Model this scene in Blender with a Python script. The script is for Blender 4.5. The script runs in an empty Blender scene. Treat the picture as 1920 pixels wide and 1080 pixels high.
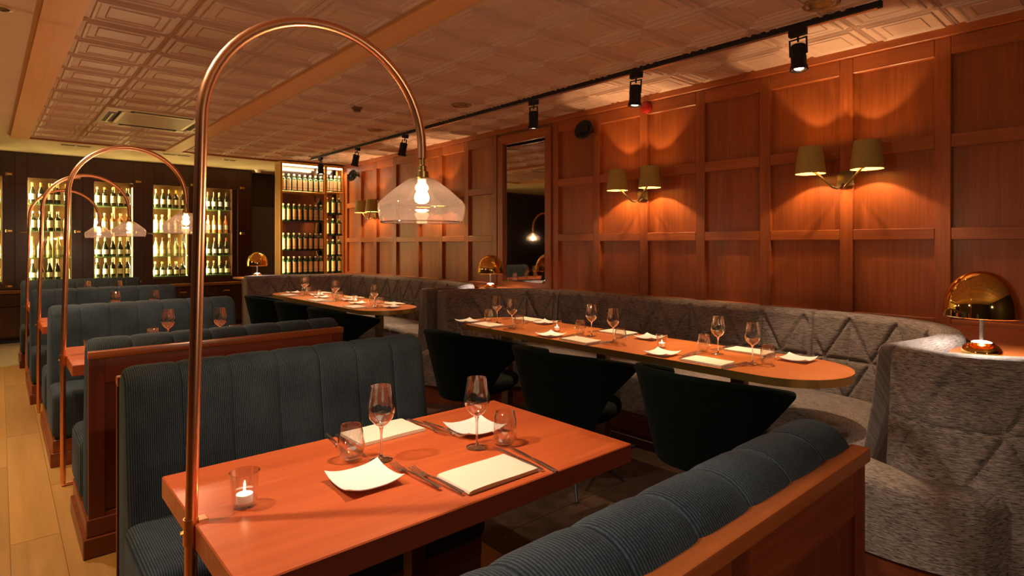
import bpy, bmesh, math, random
from mathutils import Vector, Matrix
from math import sin, cos, pi, radians, sqrt, atan2
random.seed(7)
C = bpy.context.scene.collection
SC = bpy.context.scene

# ------------------------------------------------------------------ camera, world, exposure
cam_d = bpy.data.cameras.new('camera'); cam = bpy.data.objects.new('camera', cam_d); C.objects.link(cam)
cam.location = (0, 0, 1.4)
cam.rotation_euler = (radians(90), 0, -math.atan(960 / 1090.))
cam_d.sensor_width = 36; cam_d.lens = 36 * 1090 / 1920.
cam_d.shift_y = -(540 - 457) / 1920.
cam_d.clip_start = 0.02
SC.camera = cam
w = bpy.data.worlds.new('world'); SC.world = w; w.use_nodes = True
w.node_tree.nodes['Background'].inputs[0].default_value = (0.05, 0.03, 0.015, 1)
w.node_tree.nodes['Background'].inputs[1].default_value = 0.2
SC.view_settings.view_transform = 'Standard'; SC.view_settings.look = 'None'
SC.view_settings.gamma = 1; SC.view_settings.exposure = 0.65
SC.view_settings.use_curve_mapping = False
SC.cycles.use_denoising = True
SC.cycles.max_bounces = 10; SC.cycles.transparent_max_bounces = 24
SC.cycles.glossy_bounces = 5; SC.cycles.diffuse_bounces = 4
SC.cycles.sample_clamp_indirect = 4.0
SC.cycles.blur_glossy = 0.5; SC.cycles.caustics_reflective = True; SC.cycles.caustics_refractive = False

WARM = (1.0, 0.66, 0.36); AMBER = (1.0, 0.50, 0.18); SOFT = (1.0, 0.80, 0.58)

def light(name, kind, loc, watts, col, radius=0.02, aim=None, size=60, blend=0.4, sx=None, sy=None):
    d = bpy.data.lights.new(name, kind); o = bpy.data.objects.new(name, d); C.objects.link(o)
    d.energy = watts; d.color = col; o.location = loc
    if kind in ('POINT', 'SPOT'): d.shadow_soft_size = radius
    if kind == 'SPOT': d.spot_size = radians(size); d.spot_blend = blend
    if kind == 'AREA':
        d.shape = 'RECTANGLE'; d.size = sx; d.size_y = sy
    if aim is not None:
        o.rotation_euler = (Vector(aim) - Vector(loc)).to_track_quat('-Z', 'Y').to_euler()
    return o

# positions of the lamps in the room (x, y)
TABLES = [(0.94, 1.513), (0.89, 4.23), (0.85, 6.20), (0.82, 8.10)]
# ceiling downlights in the plaster on the aisle side, and an added bench fill
light('downlight_or_fill', 'SPOT', (-0.20, 1.90, 2.62), 88, (1.0, 0.84, 0.66), 0.022, (0.95, 1.42, 0.75), 62, 0.5)
light('downlight_or_fill', 'SPOT', (-0.15, 4.20, 2.62), 70, SOFT, 0.03, (0.45, 4.2, 0.4), 90, 0.6)
light('downlight_or_fill', 'SPOT', (-0.15, 6.40, 2.62), 50, SOFT, 0.03, (0.45, 6.4, 0.4), 90, 0.6)
light('downlight_or_fill', 'SPOT', (-0.9, 3.0, 2.62), 140, (1.0, 0.70, 0.36), 0.03, (-0.7, 3.1, 0), 95, 0.7)
light('downlight_or_fill', 'SPOT', (-0.9, 5.6, 2.62), 140, (1.0, 0.70, 0.36), 0.03, (-0.7, 5.6, 0), 95, 0.7)
light('downlight_or_fill', 'SPOT', (-0.6, 8.4, 2.62), 140, (1.0, 0.70, 0.36), 0.03, (-0.3, 8.6, 0), 95, 0.7)
light('booth_lamp_behind', 'POINT', (0.97, -1.20, 1.52), 20, (1.0, 0.76, 0.54), 0.03)
light('downlight_or_fill', 'SPOT', (-0.2, 0.75, 2.62), 42, (1.0, 0.95, 0.82), 0.04, (0.70, 0.50, 0.95), 30, 0.8)  # added fill for the nearest bench's rolled top, cone kept off the table
# ------------------------------------------------------------------ mesh helpers
class MB:
    def __init__(s): s.bm = bmesh.new()
    def box(s, x0, x1, y0, y1, z0, z1, bev=0, seg=2):
        r = bmesh.ops.create_cube(s.bm, size=1, matrix=Matrix.Translation(((x0+x1)/2, (y0+y1)/2, (z0+z1)/2)) @ Matrix.Diagonal((abs(x1-x0), abs(y1-y0), abs(z1-z0), 1)))
        if bev:
            es = list({e for v in r['verts'] for e in v.link_edges})
            bmesh.ops.bevel(s.bm, geom=es, offset=bev, segments=seg, affect='EDGES', profile=0.5)
        return s
    def rings(s, rings, cap0=True, cap1=True, closed=False, flip=False):
        vs = [[s.bm.verts.new(p) for p in r] for r in rings]
        n = len(vs[0]); m = len(vs)
        for i in range(m if closed else m-1):
            a = vs[i]; b = vs[(i+1) % m]
            for j in range(n):
                k = (j+1) % n
                f = (a[j], a[k], b[k], b[j])
                try: s.bm.faces.new(f)
                except ValueError: pass
        if not closed:
            if cap0: s.bm.faces.new(list(reversed(vs[0])))
            if cap1: s.bm.faces.new(vs[-1])
        return s
    def lathe(s, prof, c=(0, 0, 0), n=24, cap0=False, cap1=False, mat=None, a0=0, a1=2*pi):
        full = abs(a1-a0-2*pi) < 1e-6
        M = mat or Matrix.Translation(c)
        cols = []
        cnt = n if full else n+1
        for (r, z) in prof:
            if r < 1e-6: cols.append([s.bm.verts.new(M @ Vector((0, 0, z)))])
            else: cols.append([s.bm.verts.new(M @ Vector((r*cos(a0+(a1-a0)*i/n), r*sin(a0+(a1-a0)*i/n), z))) for i in range(cnt)])
        for a, b in zip(cols[:-1], cols[1:]):
            for i in range(n):
                j = (i+1) % cnt
                if len(a) == 1 and len(b) == 1: continue
                if len(a) == 1: f = (a[0], b[j], b[i])
                elif len(b) == 1: f = (a[i], a[j], b[0])
                else: f = (a[i], a[j], b[j], b[i])
                try: s.bm.faces.new(f)
                except ValueError: pass
        if cap0 and len(cols[0]) > 2: s.bm.faces.new(list(reversed(cols[0])))
        if cap1 and len(cols[-1]) > 2: s.bm.faces.new(cols[-1])
        return s
    def tube(s, pts, r, n=12, caps=True):
        pts = [Vector(p) for p in pts]; rings = []
        up = None
        for i, p in enumerate(pts):
            t = (pts[min(i+1, len(pts)-1)] - pts[max(i-1, 0)]).normalized()
            if up is None:
                up = Vector((0, 1, 0)) if abs(t.y) < 0.9 else Vector((1, 0, 0))
            a = (up - t*up.dot(t)).normalized(); b = t.cross(a); up = a
            rr = r[i] if isinstance(r, (list, tuple)) else r
            rings.append([p + (a*cos(2*pi*k/n) + b*sin(2*pi*k/n))*rr for k in range(n)])
        return s.rings(rings, caps, caps)
    def prism(s, poly, z0, z1, bev=0, seg=2):
        r0 = [Vector((x, y, z0)) for x, y in poly]; r1 = [Vector((x, y, z1)) for x, y in poly]
        if bev:
            cx = sum(p[0] for p in poly)/len(poly); cy = sum(p[1] for p in poly)/len(poly)
            def ins(b, z):
                out = []
                for x, y in poly:
                    d = Vector((x-cx, y-cy)); L = d.length; d = d*(1-b/L)
                    out.append(Vector((cx+d.x, cy+d.y, z)))
                return out
            return s.rings([ins(bev, z0), [Vector((x, y, z0+bev)) for x, y in poly], [Vector((x, y, z1-bev)) for x, y in poly], ins(bev, z1)])
        return s.rings([r0, r1])
    def grid(s, P, flip=False):
        vs = [[s.bm.verts.new(p) for p in row] for row in P]
        for i in range(len(vs)-1):
            for j in range(len(vs[0])-1):
                s.bm.faces.new((vs[i][j], vs[i+1][j], vs[i+1][j+1], vs[i][j+1]))
        return s
    def mesh(s, name, mat, smooth=True, angle=35):
        bmesh.ops.recalc_face_normals(s.bm, faces=s.bm.faces)
        me = bpy.data.meshes.new(name); s.bm.to_mesh(me); s.bm.free()
        if mat: me.materials.append(mat)
        if smooth:
            me.shade_smooth()
            me.set_sharp_from_angle(angle=radians(angle))
        return me
    def build(s, name, mat, parent=None, smooth=True, angle=35, **kw):
        o = bpy.data.objects.new(name, s.mesh(name, mat, smooth, angle)); C.objects.link(o)
        if parent: o.parent = parent
        for k, v in kw.items(): o[k] = v
        return o

def tag(o, label=None, cat=None, group=None, kind=None):
    if label: o['label'] = label
    if cat: o['category'] = cat
    if group: o['group'] = group
    if kind: o['kind'] = kind
    return o
def empty(name, loc=(0, 0, 0), rz=0, label=None, cat=None, group=None):
    o = bpy.data.objects.new(name, None); C.objects.link(o); o.location = loc; o.rotation_euler = (0, 0, rz)
    o.empty_display_size = 0.05
    return tag(o, label, cat, group)
def copy_tree(o, loc=None, rz=None, label=None, parent=None, top=True):
    c = o.copy(); C.objects.link(c)
    if parent: c.parent = parent
    for ch in o.children: copy_tree(ch, parent=c, top=False)
    if loc is not None: c.location = loc
    if rz is not None: c.rotation_euler = (0, 0, rz)
    if label: c['label'] = label
    return c
def inst(name, me, parent=None, loc=(0, 0, 0), rot=(0, 0, 0), scale=None):
    o = bpy.data.objects.new(name, me); C.objects.link(o); o.location = loc; o.rotation_euler = rot
    if parent: o.parent = parent
    if scale: o.scale = scale
    return o

# ------------------------------------------------------------------ materials
def newmat(name):
    m = bpy.data.materials.new(name); m.use_nodes = True
    nt = m.node_tree; b = nt.nodes['Principled BSDF']
    return m, nt, b
def N(nt, t, **kw):
    n = nt.nodes.new(t)
    for k, v in kw.items():
        if hasattr(n, k): setattr(n, k, v)
        else: n.inputs[k].default_value = v
    return n
def L(nt, a, b): nt.links.new(a, b)
def plain(name, col, rough=0.5, metal=0, coat=0, noise=0.0, nscale=20, bump=0, spec=None, sheen=0):
    m, nt, b = newmat(name)
    b.inputs['Base Color'].default_value = (*col, 1); b.inputs['Roughness'].default_value = rough
    b.inputs['Metallic'].default_value = metal; b.inputs['Coat Weight'].default_value = coat
    b.inputs['Sheen Weight'].default_value = sheen
    if spec is not None: b.inputs['Specular IOR Level'].default_value = spec
    tc = N(nt, 'ShaderNodeTexCoord')
    nz = N(nt, 'ShaderNodeTexNoise'); nz.inputs['Scale'].default_value = nscale; nz.inputs['Detail'].default_value = 4
    L(nt, tc.outputs['Object'], nz.inputs['Vector'])
    if noise:
        cr = N(nt, 'ShaderNodeValToRGB')
        cr.color_ramp.elements[0].position = 0.3; cr.color_ramp.elements[1].position = 0.7
        cr.color_ramp.elements[0].color = (*[c*(1-noise) for c in col], 1)
        cr.color_ramp.elements[1].color = (*[min(1, c*(1+noise)) for c in col], 1)
        L(nt, nz.outputs['Fac'], cr.inputs['Fac']); L(nt, cr.outputs['Color'], b.inputs['Base Color'])
    if bump:
        bp = N(nt, 'ShaderNodeBump'); bp.inputs['Strength'].default_value = bump; bp.inputs['Distance'].default_value = 0.004
        L(nt, nz.outputs['Fac'], bp.inputs['Height']); L(nt, bp.outputs['Normal'], b.inputs['Normal'])
    return m
def wood(name, dark, lite, axis='z', rough=0.42, grain=60, coat=0.15, bump=0.25, coord='Object', contrast=(0.3, 0.72)):
    m, nt, b = newmat(name)
    tc = N(nt, 'ShaderNodeTexCoord'); mp = N(nt, 'ShaderNodeMapping')
    geo = N(nt, 'ShaderNodeObjectInfo')
    sc = {'x': (0.045, 1, 1), 'y': (1, 0.045, 1), 'z': (1, 1, 0.045)}[axis]
    mp.inputs['Scale'].default_value = sc
    add = N(nt, 'ShaderNodeVectorMath', operation='ADD')
    mul = N(nt, 'ShaderNodeVectorMath', operation='SCALE'); mul.inputs['Scale'].default_value = 7.0
    comb = N(nt, 'ShaderNodeCombineXYZ')
    for k in range(3): L(nt, geo.outputs['Random'], comb.inputs[k])
    L(nt, comb.outputs[0], mul.inputs[0])
    L(nt, tc.outputs[coord], mp.inputs['Vector']); L(nt, mp.outputs[0], add.inputs[0]); L(nt, mul.outputs[0], add.inputs[1])
    n1 = N(nt, 'ShaderNodeTexNoise'); n1.inputs['Scale'].default_value = grain; n1.inputs['Detail'].default_value = 6; n1.inputs['Roughness'].default_value = 0.65; n1.inputs['Distortion'].default_value = 0.4
    n2 = N(nt, 'ShaderNodeTexNoise'); n2.inputs['Scale'].default_value = 5; n2.inputs['Detail'].default_value = 3
    L(nt, add.outputs[0], n1.inputs['Vector']); L(nt, add.outputs[0], n2.inputs['Vector'])
    mx = N(nt, 'ShaderNodeMath', operation='MULTIPLY_ADD'); mx.inputs[1].default_value = 0.5; 
    m2 = N(nt, 'ShaderNodeMath', operation='MULTIPLY'); m2.inputs[1].default_value = 0.5
    L(nt, n2.outputs['Fac'], m2.inputs[0]); L(nt, n1.outputs['Fac'], mx.inputs[0]); L(nt, m2.outputs[0], mx.inputs[2])
    cr = N(nt, 'ShaderNodeValToRGB')
    cr.color_ramp.elements[0].position = contrast[0]; cr.color_ramp.elements[1].position = contrast[1]
    cr.color_ramp.elements[0].color = (*dark, 1); cr.color_ramp.elements[1].color = (*lite, 1)
    L(nt, mx.outputs[0], cr.inputs['Fac'])
    hs = N(nt, 'ShaderNodeHueSaturation'); L(nt, cr.outputs[0], hs.inputs['Color'])
    mr = N(nt, 'ShaderNodeMapRange'); mr.inputs['To Min'].default_value = 0.86; mr.inputs['To Max'].default_value = 1.12
    L(nt, geo.outputs['Random'], mr.inputs['Value']); L(nt, mr.outputs[0], hs.inputs['Value'])
    L(nt, hs.outputs[0], b.inputs['Base Color'])
    b.inputs['Roughness'].default_value = rough; b.inputs['Coat Weight'].default_value = coat; b.inputs['Coat Roughness'].default_value = 0.25
    bp = N(nt, 'ShaderNodeBump'); bp.inputs['Strength'].default_value = bump; bp.inputs['Distance'].default_value = 0.001
    L(nt, n1.outputs['Fac'], bp.inputs['Height']); L(nt, bp.outputs[0], b.inputs['Normal'])
    return m
def fabric_rib(name, dark, lite, period=0.0065):
    m, nt, b = newmat(name)
    tc = N(nt, 'ShaderNodeTexCoord')
    wv = N(nt, 'ShaderNodeTexWave'); wv.bands_direction = 'X'
    wv.inputs['Scale'].default_value = 2*pi/(period*20.0); wv.inputs['Distortion'].default_value = 0.6; wv.inputs['Detail'].default_value = 1; wv.inputs['Detail Scale'].default_value = 3
    nz = N(nt, 'ShaderNodeTexNoise'); nz.inputs['Scale'].default_value = 220; nz.inputs['Detail'].default_value = 2
    nb = N(nt, 'ShaderNodeTexNoise'); nb.inputs['Scale'].default_value = 6
    for t in (wv, nz, nb): L(nt, tc.outputs['Object'], t.inputs['Vector'])
    mx = N(nt, 'ShaderNodeMath', operation='MULTIPLY'); L(nt, wv.outputs['Fac'], mx.inputs[0]); L(nt, nz.outputs['Fac'], mx.inputs[1])
    ad = N(nt, 'ShaderNodeMath', operation='ADD'); L(nt, mx.outputs[0], ad.inputs[0])
    sb = N(nt, 'ShaderNodeMath', operation='MULTIPLY'); sb.inputs[1].default_value = 0.5; L(nt, nb.outputs['Fac'], sb.inputs[0]); L(nt, sb.outputs[0], ad.inputs[1])
    cr = N(nt, 'ShaderNodeValToRGB'); cr.color_ramp.elements[0].position = 0.25; cr.color_ramp.elements[1].position = 0.85
    cr.color_ramp.elements[0].color = (*dark, 1); cr.color_ramp.elements[1].color = (*lite, 1)
    L(nt, ad.outputs[0], cr.inputs['Fac']); L(nt, cr.outputs[0], b.inputs['Base Color'])
    b.inputs['Roughness'].default_value = 0.85; b.inputs['Sheen Weight'].default_value = 0.06; b.inputs['Sheen Roughness'].default_value = 0.4
    b.inputs['Sheen Tint'].default_value = (0.5, 0.6, 0.65, 1); b.inputs['Specular IOR Level'].default_value = 0.15
    bp = N(nt, 'ShaderNodeBump'); bp.inputs['Strength'].default_value = 0.5; bp.inputs['Distance'].default_value = 0.0015
    L(nt, mx.outputs[0], bp.inputs['Height']); L(nt, bp.outputs[0], b.inputs['Normal'])
    return m
def fabric_chenille(name, dark, lite, sc=(24, 240), ramp=(0.36, 0.66)):
    m, nt, b = newmat(name)
    uv = N(nt, 'ShaderNodeUVMap'); mp = N(nt, 'ShaderNodeMapping'); mp.inputs['Scale'].default_value = (*sc, 1)
    L(nt, uv.outputs[0], mp.inputs['Vector'])
    nz = N(nt, 'ShaderNodeTexNoise'); nz.inputs['Scale'].default_value = 1.0; nz.inputs['Detail'].default_value = 4; nz.inputs['Roughness'].default_value = 0.6; nz.inputs['Distortion'].default_value = 0.8
    L(nt, mp.outputs[0], nz.inputs['Vector'])
    mp2 = N(nt, 'ShaderNodeMapping'); mp2.inputs['Scale'].default_value = (5, 9, 1); L(nt, uv.outputs[0], mp2.inputs['Vector'])
    n2 = N(nt, 'ShaderNodeTexNoise'); n2.inputs['Scale'].default_value = 1.0; L(nt, mp2.outputs[0], n2.inputs['Vector'])
    mx = N(nt, 'ShaderNodeMath', operation='MULTIPLY_ADD'); mx.inputs[1].default_value = 0.88
    h2 = N(nt, 'ShaderNodeMath', operation='MULTIPLY'); h2.inputs[1].default_value = 0.12
    L(nt, n2.outputs['Fac'], h2.inputs[0]); L(nt, nz.outputs['Fac'], mx.inputs[0]); L(nt, h2.outputs[0], mx.inputs[2])
    cr = N(nt, 'ShaderNodeValToRGB'); cr.color_ramp.elements[0].position = ramp[0]; cr.color_ramp.elements[1].position = ramp[1]
    cr.color_ramp.elements[0].color = (*dark, 1); cr.color_ramp.elements[1].color = (*lite, 1)
    L(nt, mx.outputs[0], cr.inputs['Fac']); L(nt, cr.outputs[0], b.inputs['Base Color'])
    b.inputs['Roughness'].default_value = 0.6; b.inputs['Sheen Weight'].default_value = 0.08; b.inputs['Specular IOR Level'].default_value = 0.3
    bp = N(nt, 'ShaderNodeBump'); bp.inputs['Strength'].default_value = 1.0; bp.inputs['Distance'].default_value = 0.006
    L(nt, mx.outputs[0], bp.inputs['Height']); L(nt, bp.outputs[0], b.inputs['Normal'])
    return m
def emit(name, col, s):
    m, nt, b = newmat(name)
    b.inputs['Base Color'].default_value = (*col, 1)
    b.inputs['Emission Color'].default_value = (*col, 1); b.inputs['Emission Strength'].default_value = s
    return m
def thin_glass(name, tint=(0.96, 0.96, 0.96), edge=(0.55, 0.5, 0.45), refl=(1, 1, 1), rough=0.02, ior=1.5, streak=0.0, gain=1.0, haze=0.0):
    m = bpy.data.materials.new(name); m.use_nodes = True; nt = m.node_tree
    nt.nodes.remove(nt.nodes['Principled BSDF']); out = nt.nodes['Material Output']
    tr = N(nt, 'ShaderNodeBsdfTransparent'); gl = N(nt, 'ShaderNodeBsdfGlossy'); gl.inputs['Color'].default_value = (*refl, 1); gl.inputs['Roughness'].default_value = rough
    lw = N(nt, 'ShaderNodeLayerWeight'); lw.inputs['Blend'].default_value = 0.25
    cm = N(nt, 'ShaderNodeMix', data_type='RGBA'); cm.inputs[6].default_value = (*tint, 1); cm.inputs[7].default_value = (*edge, 1)
    L(nt, lw.outputs['Facing'], cm.inputs[0])
    if streak:
        tc = N(nt, 'ShaderNodeTexCoord'); mp = N(nt, 'ShaderNodeMapping'); mp.inputs['Scale'].default_value = (2, 2, 60)
        nz = N(nt, 'ShaderNodeTexNoise'); nz.inputs['Scale'].default_value = 1.5; nz.inputs['Detail'].default_value = 3
        L(nt, tc.outputs['Object'], mp.inputs['Vector']); L(nt, mp.outputs[0], nz.inputs['Vector'])
        m3 = N(nt, 'ShaderNodeMix', data_type='RGBA'); m3.blend_type = 'MULTIPLY'; m3.inputs[0].default_value = streak
        L(nt, cm.outputs[2], m3.inputs[6]); L(nt, nz.outputs['Color'], m3.inputs[7])
        L(nt, m3.outputs[2], tr.inputs['Color'])
    else: L(nt, cm.outputs[2], tr.inputs['Color'])
    l2 = N(nt, 'ShaderNodeLayerWeight'); l2.inputs['Blend'].default_value = 0.5
    pw_ = N(nt, 'ShaderNodeMath', operation='POWER'); pw_.inputs[1].default_value = 4.0; L(nt, l2.outputs['Facing'], pw_.inputs[0])
    mg = N(nt, 'ShaderNodeMath', operation='MULTIPLY_ADD'); mg.inputs[1].default_value = 0.7*gain; mg.inputs[2].default_value = 0.045*gain; mg.use_clamp = True
    L(nt, pw_.outputs[0], mg.inputs[0])
    mx = N(nt, 'ShaderNodeMixShader'); L(nt, mg.outputs[0], mx.inputs[0]); L(nt, tr.outputs[0], mx.inputs[1]); L(nt, gl.outputs[0], mx.inputs[2])
    if haze:
        df = N(nt, 'ShaderNodeBsdfTranslucent'); df.inputs['Color'].default_value = (0.75, 0.58, 0.50, 1)
        dd = N(nt, 'ShaderNodeBsdfDiffuse'); dd.inputs['Color'].default_value = (0.6, 0.46, 0.42, 1)
        ma = N(nt, 'ShaderNodeMixShader'); L(nt, df.outputs[0], ma.inputs[1]); L(nt, dd.outputs[0], ma.inputs[2])
        mh = N(nt, 'ShaderNodeMixShader'); mh.inputs[0].default_value = haze
        L(nt, mx.outputs[0], mh.inputs[1]); L(nt, ma.outputs[0], mh.inputs[2]); mx = mh
    L(nt, mx.outputs[0], out.inputs['Surface'])
    return m

M = {}
M['oak_wall'] = wood('oak_wall', (0.19, 0.040, 0.007), (0.48, 0.130, 0.026), 'z', 0.40, 55, 0.2)
M['oak_rail'] = wood('oak_rail', (0.23, 0.052, 0.009), (0.50, 0.140, 0.028), 'y', 0.40, 55, 0.2)
M['beam'] = wood('beam', (0.66, 0.33, 0.12), (0.84, 0.47, 0.20), 'y', 0.5, 30, 0.0)
M['bench_wood'] = wood('bench_wood', (0.075, 0.013, 0.004), (0.25, 0.050, 0.012), 'x', 0.38, 45, 0.25)
M['bench_wood_v'] = wood('bench_wood_v', (0.065, 0.010, 0.003), (0.21, 0.038, 0.009), 'z', 0.38, 45, 0.25)
M['cap_wood'] = wood('cap_wood', (0.20, 0.045, 0.010), (0.40, 0.105, 0.022), 'x', 0.38, 40, 0.3)
M['table_wood'] = wood('table_wood', (0.30, 0.048, 0.013), (0.60, 0.130, 0.036), 'x', 0.38, 40, 0.2, contrast=(0.25, 0.75))
M['table_wood_y'] = wood('table_wood_y', (0.55, 0.15, 0.035), (0.66, 0.20, 0.05), 'y', 0.3, 30, 0.35)
M['floor_oak'] = wood('floor_oak', (0.27, 0.125, 0.030), (0.42, 0.21, 0.058), 'y', 0.42, 22, 0.1)
M['floor_stone'] = plain('floor_stone', (0.060, 0.034, 0.022), 0.35, noise=0.35, nscale=9, bump=0.1)
M['grout'] = plain('grout', (0.30, 0.17, 0.08), 0.8)
M['bar_wood'] = wood('bar_wood', (0.020, 0.006, 0.003), (0.075, 0.022, 0.009), 'z', 0.35, 40, 0.25)
M['bar_top'] = wood('bar_top', (0.16, 0.06, 0.02), (0.28, 0.11, 0.04), 'x', 0.3, 30, 0.3)
M['plaster'] = plain('plaster', (0.78, 0.64, 0.43), 0.85, noise=0.04, nscale=3)
M['tin'] = plain('tin', (0.60, 0.42, 0.31), 0.5, noise=0.06, nscale=8, bump=0.05)
M['dark_wall'] = plain('dark_wall', (0.030, 0.022, 0.018), 0.6, noise=0.15, nscale=4)
M['grey_door'] = plain('grey_door', (0.085, 0.080, 0.085), 0.5, noise=0.06, nscale=6)
M['corduroy'] = fabric_rib('corduroy', (0.008, 0.012, 0.017), (0.048, 0.062, 0.074))
M['chenille'] = fabric_chenille('chenille', (0.045, 0.038, 0.043), (0.31, 0.25, 0.24))
M['chenille_glints'] = fabric_chenille('chenille_glints', (0.045, 0.036, 0.035), (0.50, 0.40, 0.35), (34, 330), (0.38, 0.64))  # brighter copy for the nearest banquette, sparkle highlights put into the thread colour
M['velvet'] = plain('velvet', (0.0012, 0.0038, 0.0022), 0.8, noise=0.3, nscale=30, sheen=0.02, spec=0.06)
M['copper'] = plain('copper', (0.92, 0.45, 0.23), 0.30, 1.0, noise=0.08, nscale=14)
M['brass'] = plain('brass', (0.72, 0.45, 0.14), 0.32, 1.0, noise=0.06, nscale=10)
M['gold'] = plain('gold', (0.95, 0.62, 0.16), 0.05, 1.0)
M['bronze'] = plain('bronze', (0.20, 0.14, 0.065), 0.4, 0.8)
M['shade'] = plain('shade', (0.36, 0.26, 0.065), 0.75, noise=0.05, nscale=60)
M['steel'] = plain('steel', (0.85, 0.80, 0.75), 0.24, 1.0)
M['black'] = plain('black', (0.006, 0.005, 0.005), 0.4)
M['black_matt'] = plain('black_matt', (0.008, 0.007, 0.007), 0.65)
M['porcelain'] = plain('porcelain', (0.86, 0.85, 0.84), 0.3)
M['linen'] = plain('linen', (0.76, 0.68, 0.56), 0.9, noise=0.02, nscale=200, bump=0.15)
M['wax'] = emit('wax', (1.0, 0.86, 0.66), 1.6)
M['flame'] = emit('flame', (1.0, 0.72, 0.35), 40)
M['glass'] = thin_glass('glass', (0.995, 0.99, 0.985), (0.92, 0.87, 0.80), gain=3.2)
M['glass_solid'] = plain('glass_solid', (1, 1, 1), 0.02)
M['glass_solid'].node_tree.nodes['Principled BSDF'].inputs['Transmission Weight'].default_value = 1.0
M['shade_glass'] = thin_glass('shade_glass', (0.80, 0.73, 0.70), (0.50, 0.40, 0.36), streak=0.25, gain=2.4, haze=0.022)
M['pane'] = thin_glass('pane', (0.97, 0.97, 0.95), (0.9, 0.9, 0.85), gain=0.6)
M['shelf_glass'] = plain('shelf_glass', (0.20, 0.38, 0.20), 0.1, coat=0.3)
M['mirror'] = plain('mirror', (0.60, 0.56, 0.50), 0.03, 1.0)
M['smoked_mirror'] = plain('smoked_mirror', (0.22, 0.20, 0.20), 0.12, 1.0)
M['bulb'] = emit('bulb', (1.0, 0.66, 0.32), 4.5)
M['lens'] = emit('lens', (1.0, 0.74, 0.42), 9)
M['led'] = emit('led', (1.0, 0.68, 0.14), 4)
M['led_amber'] = emit('led_amber', (1.0, 0.62, 0.16), 1.6)
M['led_white'] = emit('led_white', (1.0, 0.86, 0.60), 3.5)
M['base_top_glow'] = emit('base_top_glow', (1.0, 0.88, 0.66), 6)
M['ac_plastic'] = plain('ac_plastic', (0.62, 0.52, 0.30), 0.4)
M['red'] = plain('red', (0.33, 0.012, 0.008), 0.35)
M['glow_back'] = plain('glow_back', (0.42, 0.22, 0.06), 0.35, 0.5)
M['amber_back'] = plain('amber_back', (0.075, 0.036, 0.010), 0.3, 0.3)
M['bottle_dark'] = plain('bottle_dark', (0.012, 0.016, 0.008), 0.08, coat=0.5)
M['bottle_green'] = plain('bottle_green', (0.015, 0.07, 0.018), 0.06, coat=0.5)
M['bottle_amber'] = plain('bottle_amber', (0.30, 0.12, 0.02), 0.1, coat=0.5)
M['bottle_clear'] = plain('bottle_clear', (0.45, 0.40, 0.22), 0.1, coat=0.5)
M['bottle_rose'] = plain('bottle_rose', (0.62, 0.20, 0.09), 0.1, coat=0.5)
M['label_cream'] = plain('label_cream', (0.85, 0.78, 0.55), 0.6)
M['label_white'] = plain('label_white', (0.88, 0.86, 0.78), 0.6)
M['cap_gold'] = plain('cap_gold', (0.85, 0.58, 0.12), 0.3, 0.5)
M['cap_dark'] = plain('cap_dark', (0.06, 0.03, 0.02), 0.4)
M['cap_wine'] = plain('cap_wine', (0.35, 0.12, 0.06), 0.4)
M['cap_cream'] = plain('cap_cream', (0.80, 0.68, 0.40), 0.4)
def banded_label():
    m, nt, b = newmat('banded_label')
    tc = N(nt, 'ShaderNodeTexCoord'); sx = N(nt, 'ShaderNodeSeparateXYZ'); L(nt, tc.outputs['Object'], sx.inputs[0])
    cr = N(nt, 'ShaderNodeValToRGB'); cr.color_ramp.interpolation = 'CONSTANT'
    mr = N(nt, 'ShaderNodeMapRange'); mr.inputs['From Min'].default_value = 0.0; mr.inputs['From Max'].default_value = 0.2
    L(nt, sx.outputs['Z'], mr.inputs['Value']); L(nt, mr.outputs[0], cr.inputs['Fac'])
    base = (0.60, 0.40, 0.19, 1); dk = (0.10, 0.05, 0.02, 1); ad = (0.46, 0.28, 0.12, 1)
    e = cr.color_ramp.elements; e[0].position = 0; e[0].color = base; e[1].position = 0.27; e[1].color = dk
    for p, c in ((0.30, base), (0.52, ad), (0.56, base), (0.66, ad), (0.70, base), (0.80, dk), (0.815, base)):
        q = e.new(p); q.color = c
    L(nt, cr.outputs[0], b.inputs['Base Color']); b.inputs['Roughness'].default_value = 0.6
    return m
M['banded_label'] = banded_label()

# ------------------------------------------------------------------ structure
def struct(name, mb, mat, parent=None, smooth=False):
    o = mb.build(name, mat, parent, smooth=smooth)
    if parent is None: o['kind'] = 'structure'
    return o
XW = 4.28; YB = 11.15; XL = -2.8; YF = -2.6; H = 2.70
floor = struct('floor', MB().box(XL-.1, XW+.1, YF-.1, YB+.1, -0.10, -0.012), M['grout'])
pw = 0.185
pl_me = MB().box(-pw/2+.0008, pw/2-.0008, -0.9985, 0.9985, -0.012, 0, 0).mesh('floor_plank', M['floor_oak'], False)
ix = 0; x = 1.70 - pw/2
while x > XL + .05:
    off = (ix*0.73) % 2.0; y = YF - off + 1.0
    while y < 8.80:
        y0, y1 = max(y-1, YF), min(y+1, 8.80)
        if y1 - y0 > 0.1: inst('floor_plank', pl_me, floor, (x, (y0+y1)/2, 0), scale=(1, (y1-y0)/2.0, 1))
        y += 2.0
    x -= pw; ix += 1
st_me = MB().box(-.2078, .2078, -.298, .298, -0.012, 0, 0).mesh('floor_tile', M['floor_stone'], False)
for i in range(20):
    y = 2.135 + (i-8)*0.6 + .3
    if y > 8.6: break
    off = 0.0 if i % 2 else 0.11
    for k in range(7):
        xx = 1.93 + off + (k-0.5)*0.42
        x0, x1 = max(xx-.21, 1.70), min(xx+.21, XW)
        if x1 - x0 > .05: inst('floor_tile', st_me, floor, ((x0+x1)/2, y, 0), scale=((x1-x0)/.42, 1, 1))
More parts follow.
